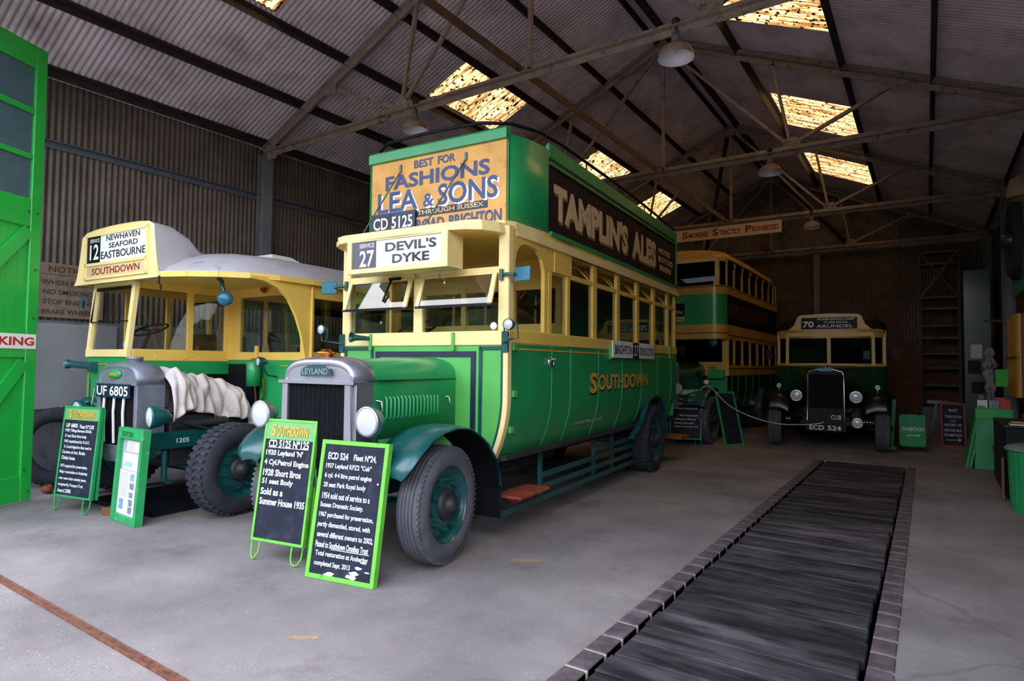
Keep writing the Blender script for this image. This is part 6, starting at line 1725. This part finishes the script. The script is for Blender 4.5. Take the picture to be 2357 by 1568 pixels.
q = MB(); q.box(-0.02, 0.04, -0.235, -0.205, 0.28, 0.34); q.tube([(-0.01, -0.22, 0.34), (-0.01, -0.22, 0.375), (0.03, -0.22, 0.375), (0.03, -0.22, 0.34)], 0.006, 6); q.box(-0.01, 0.09, -0.205, -0.195, 0.38, 0.41); part('padlock', q, 'brass', gb)
for k, (x, y, m, lab) in enumerate(((-0.12, 12.52, 'paper', 'white-covered booklet standing left on the green box'), (0.03, 12.52, 'photo_grey', 'grey-covered booklet standing in the middle of the green box'), (0.17, 12.52, 'sign_red', 'red-covered booklet standing right on the green box'), (0.12, 12.70, 'sign_red', 'red booklet standing behind the others on the green box'))):
    q = MB(); q.box(-0.065, 0.065, -0.012, 0.012, 0, 0.13 if k < 3 else 0.17); o = tag(part('booklet', q, m), lab, 'booklet', 'booklets on the green box'); o.location = (0.86 + x, y, 0.971)
gl_ = thing('folded_board', 'green folded A-board seen edge-on, leaning against the green box', 'sign', (0.535, 12.72, 0), 0, None, (0, R(10.5), 0))
q = MB(); q.box(-0.035, 0.0, -0.28, 0.28, 0, 1.03); part('leaf', q, 'board_green_dark', gl_, bevel=0.004); q = MB(); q.box(0.012, 0.047, -0.28, 0.28, 0.0, 1.03); part('leaf', q, 'board_green_dark', gl_, bevel=0.004)
q = MB(); q.box(0, 0.012, -0.27, 0.27, 0.01, 1.0); part('gap_board', q, 'dark_steel', gl_)
gp = MB(); gp.beam((-0.60, 14.35, 0.0), (-0.54, 14.35, 0.98), 0.06, 0.05, (0, 1, 0)); gp.box(-0.68, -0.52, 14.28, 14.42, 0, 0.05); tag(part('marker_post', gp, 'green_paint'), 'thin green post on a foot beside the small bus', 'post')
tr2 = MB(); tr2.beam((0.05, 16.6, 0.0), (0.17, 16.6, 0.82), 0.05, 0.05, (0, 1, 0)); tr2.box(0.0, 0.42, 16.55, 16.65, 0.82, 0.90); tr2.beam((0.40, 16.6, 0.0), (0.36, 16.6, 0.82), 0.05, 0.05, (0, 1, 0)); tag(part('trestle', tr2, 'deep_green'), 'dark green trestle behind the Way Through chalkboard', 'trestle')
cr_ = MB()
for k in range(5): cr_.box(-0.1, 0.55, 18.0, 18.03, 0.05 + 0.12 * k, 0.15 + 0.12 * k)
cr_.box(-0.1, 0.55, 18.03, 18.5, 0, 0.66); tag(part('crate', cr_, 'block_wall'), 'pale slatted crate at the foot of the tall rack', 'crate')
# tall open rack at the back
rk = thing('ladder_rack', 'tall dark open rack with cross-braced top against the back wall', 'rack', (0.30, 19.8, 0))
pm('grey_wood', (92, 86, 82), 0.8, var=0.3, scale=5)
for x in (-0.43, 0.43):
    for y in (0, 0.5):
        q = MB(); q.box(x - 0.035, x + 0.035, y - 0.03, y + 0.03, 0, 4.76); part('upright', q, 'dark_steel', rk)
for z in (0.72, 1.16, 1.62, 2.0, 2.42, 2.74, 3.2, 3.5, 4.4, 4.72):
    q = MB(); q.box(-0.40, 0.40, -0.03, 0.53, z - 0.03, z + 0.03); part('shelf', q, 'grey_wood', rk)
q = MB(); q.beam((-0.38, -0.04, 3.55), (0.38, -0.04, 4.68), 0.02, 0.07); q.beam((0.38, -0.04, 3.55), (-0.38, -0.04, 4.68), 0.02, 0.04); part('cross_brace', q, 'grey_wood', rk)
# green locker with notices
lk = thing('locker', 'tall dark green locker with a white notice and black boxes, in the far right corner', 'locker', (1.0, 18.3, 0))
q = MB(); q.box(-0.26, 0.26, -0.3, 0.3, 0, 3.95); part('body', q, 'deep_green', lk, bevel=0.01)
q = MB(); q.box(-0.14, 0.08, -0.312, -0.30, 1.85, 2.18); part('notice', q, 'paper', lk); q = MB(); q.box(-0.19, 0.05, -0.38, -0.30, 1.50, 1.80); q.lathe([(0.0, 0.01), (0.035, 0)], (-0.03, -0.38, 1.60), (0, -1, 0), 14); part('switch_box', q, 'black_paint', lk)
q = MB(); q.box(-0.13, 0.10, -0.38, -0.30, 1.05, 1.30); part('switch_box', q, 'black_paint', lk)
q = MB(); q.box(0.0, 0.10, -0.31, -0.30, 0.9, 1.0); part('label_card', q, 'paper_grey', lk)
# hanging rag bundle
q = MB()
prof_ = [(0.02, 1.12), (0.05, 1.08), (0.08, 0.98), (0.04, 0.92), (0.07, 0.86), (0.10, 0.74), (0.05, 0.68), (0.09, 0.58), (0.06, 0.46), (0.05, 0.40), (0.085, 0.28), (0.05, 0.18), (0.06, 0.05), (0.01, 0.0)]
rings = [[Vector(((r * (1 + 0.35 * math.sin(3 * a + z * 9) + 0.15 * math.sin(7 * a))) * math.cos(a), (r * (1 + 0.35 * math.sin(3 * a + z * 9))) * math.sin(a), z)) for a in [2 * PI * k / 28 for k in range(28)]] for r, z in prof_]
q.loft(rings, smooth=False); pm('grey_rag', (150, 148, 156), 0.85, var=0.3, scale=10)
o = tag(part('rag_bundle', q, 'grey_rag'), 'hanging bundle of tied grey rags in front of the dark green locker', 'rags'); o.location = (1.08, 16.0, 0.93)
hg = MB(); hg.cyl((1.08, 16.0, 2.03), (1.2, 16.0, 2.6), 0.006, 5); hg.box(1.0, 1.6, 15.98, 16.02, 2.58, 2.62); tag(part('wall_bracket', hg, 'dark_steel'), 'dark steel wall bracket from which the rag bundle hangs', 'bracket')
q = MB(); q.box(1.02, 1.20, 13.98, 14.0, 1.29, 1.60); pm('lime_card', (40, 170, 30), 0.5, var=0.05); tag(part('green_card', q, 'lime_card'), 'bright green square card on the right wall by the yellow slats', 'card')
q = MB(); q.box(1.14, 1.18, 13.99, 14.03, 0.0, 1.5); tag(part('card_post', q, 'deep_green'), 'dark green post carrying the bright green card', 'post')
# yellow slatted shutter
ys = thing('slatted_shutter', 'yellow shutter of upright rounded slats against the right wall', 'shutter', (1.36, 14.0, 1.10))
q = MB(); q.box(0.03, 0.06, 0.0, 1.5, 0, 1.5); part('backing', q, 'wood_brown', ys)
for k in range(9):
    q = MB(); q.cyl((0.03, 0.08 + 0.165 * k, 0.0), (0.03, 0.08 + 0.165 * k, 1.5), 0.075, 12); part('slat', q, 'ochre', ys)
q = MB(); q.box(-0.05, 0.0, 0.0, 1.5, 0.70, 0.74); part('cross_bar', q, 'wood_brown', ys)
# green board with a black wheel high on the right wall
wb_ = thing('wheel_display', 'large black wheel mounted on a green board high on the right wall', 'display', (1.42, 14.4, 3.0))
q = MB(); q.box(0.0, 0.06, -1.6, 1.1, 0, 2.0); part('board', q, 'green_paint', wb_, bevel=0.01)
q = MB(); q.lathe([(0.45, 0.02), (0.50, 0.10), (0.66, 0.12), (0.74, 0.06), (0.74, -0.02)], (-0.02, 0, 0.98), (-1, 0, 0), 36); wt = part('tyre', q, 'rubber', wb_)
q = MB(); q.lathe([(0.46, 0.03), (0.2, 0.02), (0.12, 0.08), (0, 0.09)], (-0.02, 0, 0.98), (-1, 0, 0), 30); part('disc', q, 'brass', wt)
q = MB(); q.lathe([(0.16, 0.08), (0.15, 0.22), (0.08, 0.24), (0, 0.24)], (-0.02, 0, 0.98), (-1, 0, 0), 20); part('hub', q, 'dark_green', wt)
# wooden till and clock case by the right edge
q = MB(); q.box(1.10, 1.45, 10.9, 11.25, 0.906, 0.97); q.box(1.14, 1.45, 10.92, 11.25, 0.97, 1.36)
tl_ = thing('wooden_till', 'brown wooden till standing at the back of the black cabinet', 'till', (0, 0, 0)); part('case', q, 'wood_brown', tl_, bevel=0.012)
q = MB(); q.tube([(1.14, 10.91, 1.34), (1.16, 10.91, 1.40), (1.3, 10.91, 1.41), (1.45, 10.91, 1.41)], 0.022, 8); part('moulding', q, 'black_paint', tl_)
q = MB(); q.box(1.30, 1.60, 11.7, 12.2, 1.46, 2.12); wc = thing('wall_case', 'dark wooden wall case with white dials above the till', 'wall case', (0, 0, 0)); part('case', q, 'wood_brown', wc, bevel=0.012)
for z in (1.62, 1.86):
    q = MB(); q.lathe([(0, 0.015), (0.07, 0.012), (0.075, 0)], (1.38, 11.7, z), (0, -1, 0), 18); part('dial', q, 'white_paint', wc)
q = MB(); q.lathe([(0.26, 0.0), (0.25, 0.12), (0.22, 0.28), (0.1, 0.36), (0.0, 0.37)], (0, 0, 0), n=28); q.cyl((0, 0, 0.36), (0, 0, 0.85), 0.02, 8)
o = tag(part('bell_lamp', q, 'shade_enamel'), 'large grey bell-shaped lampshade high at the right edge', 'lamp'); o.location = (1.30, 11.9, 4.2)
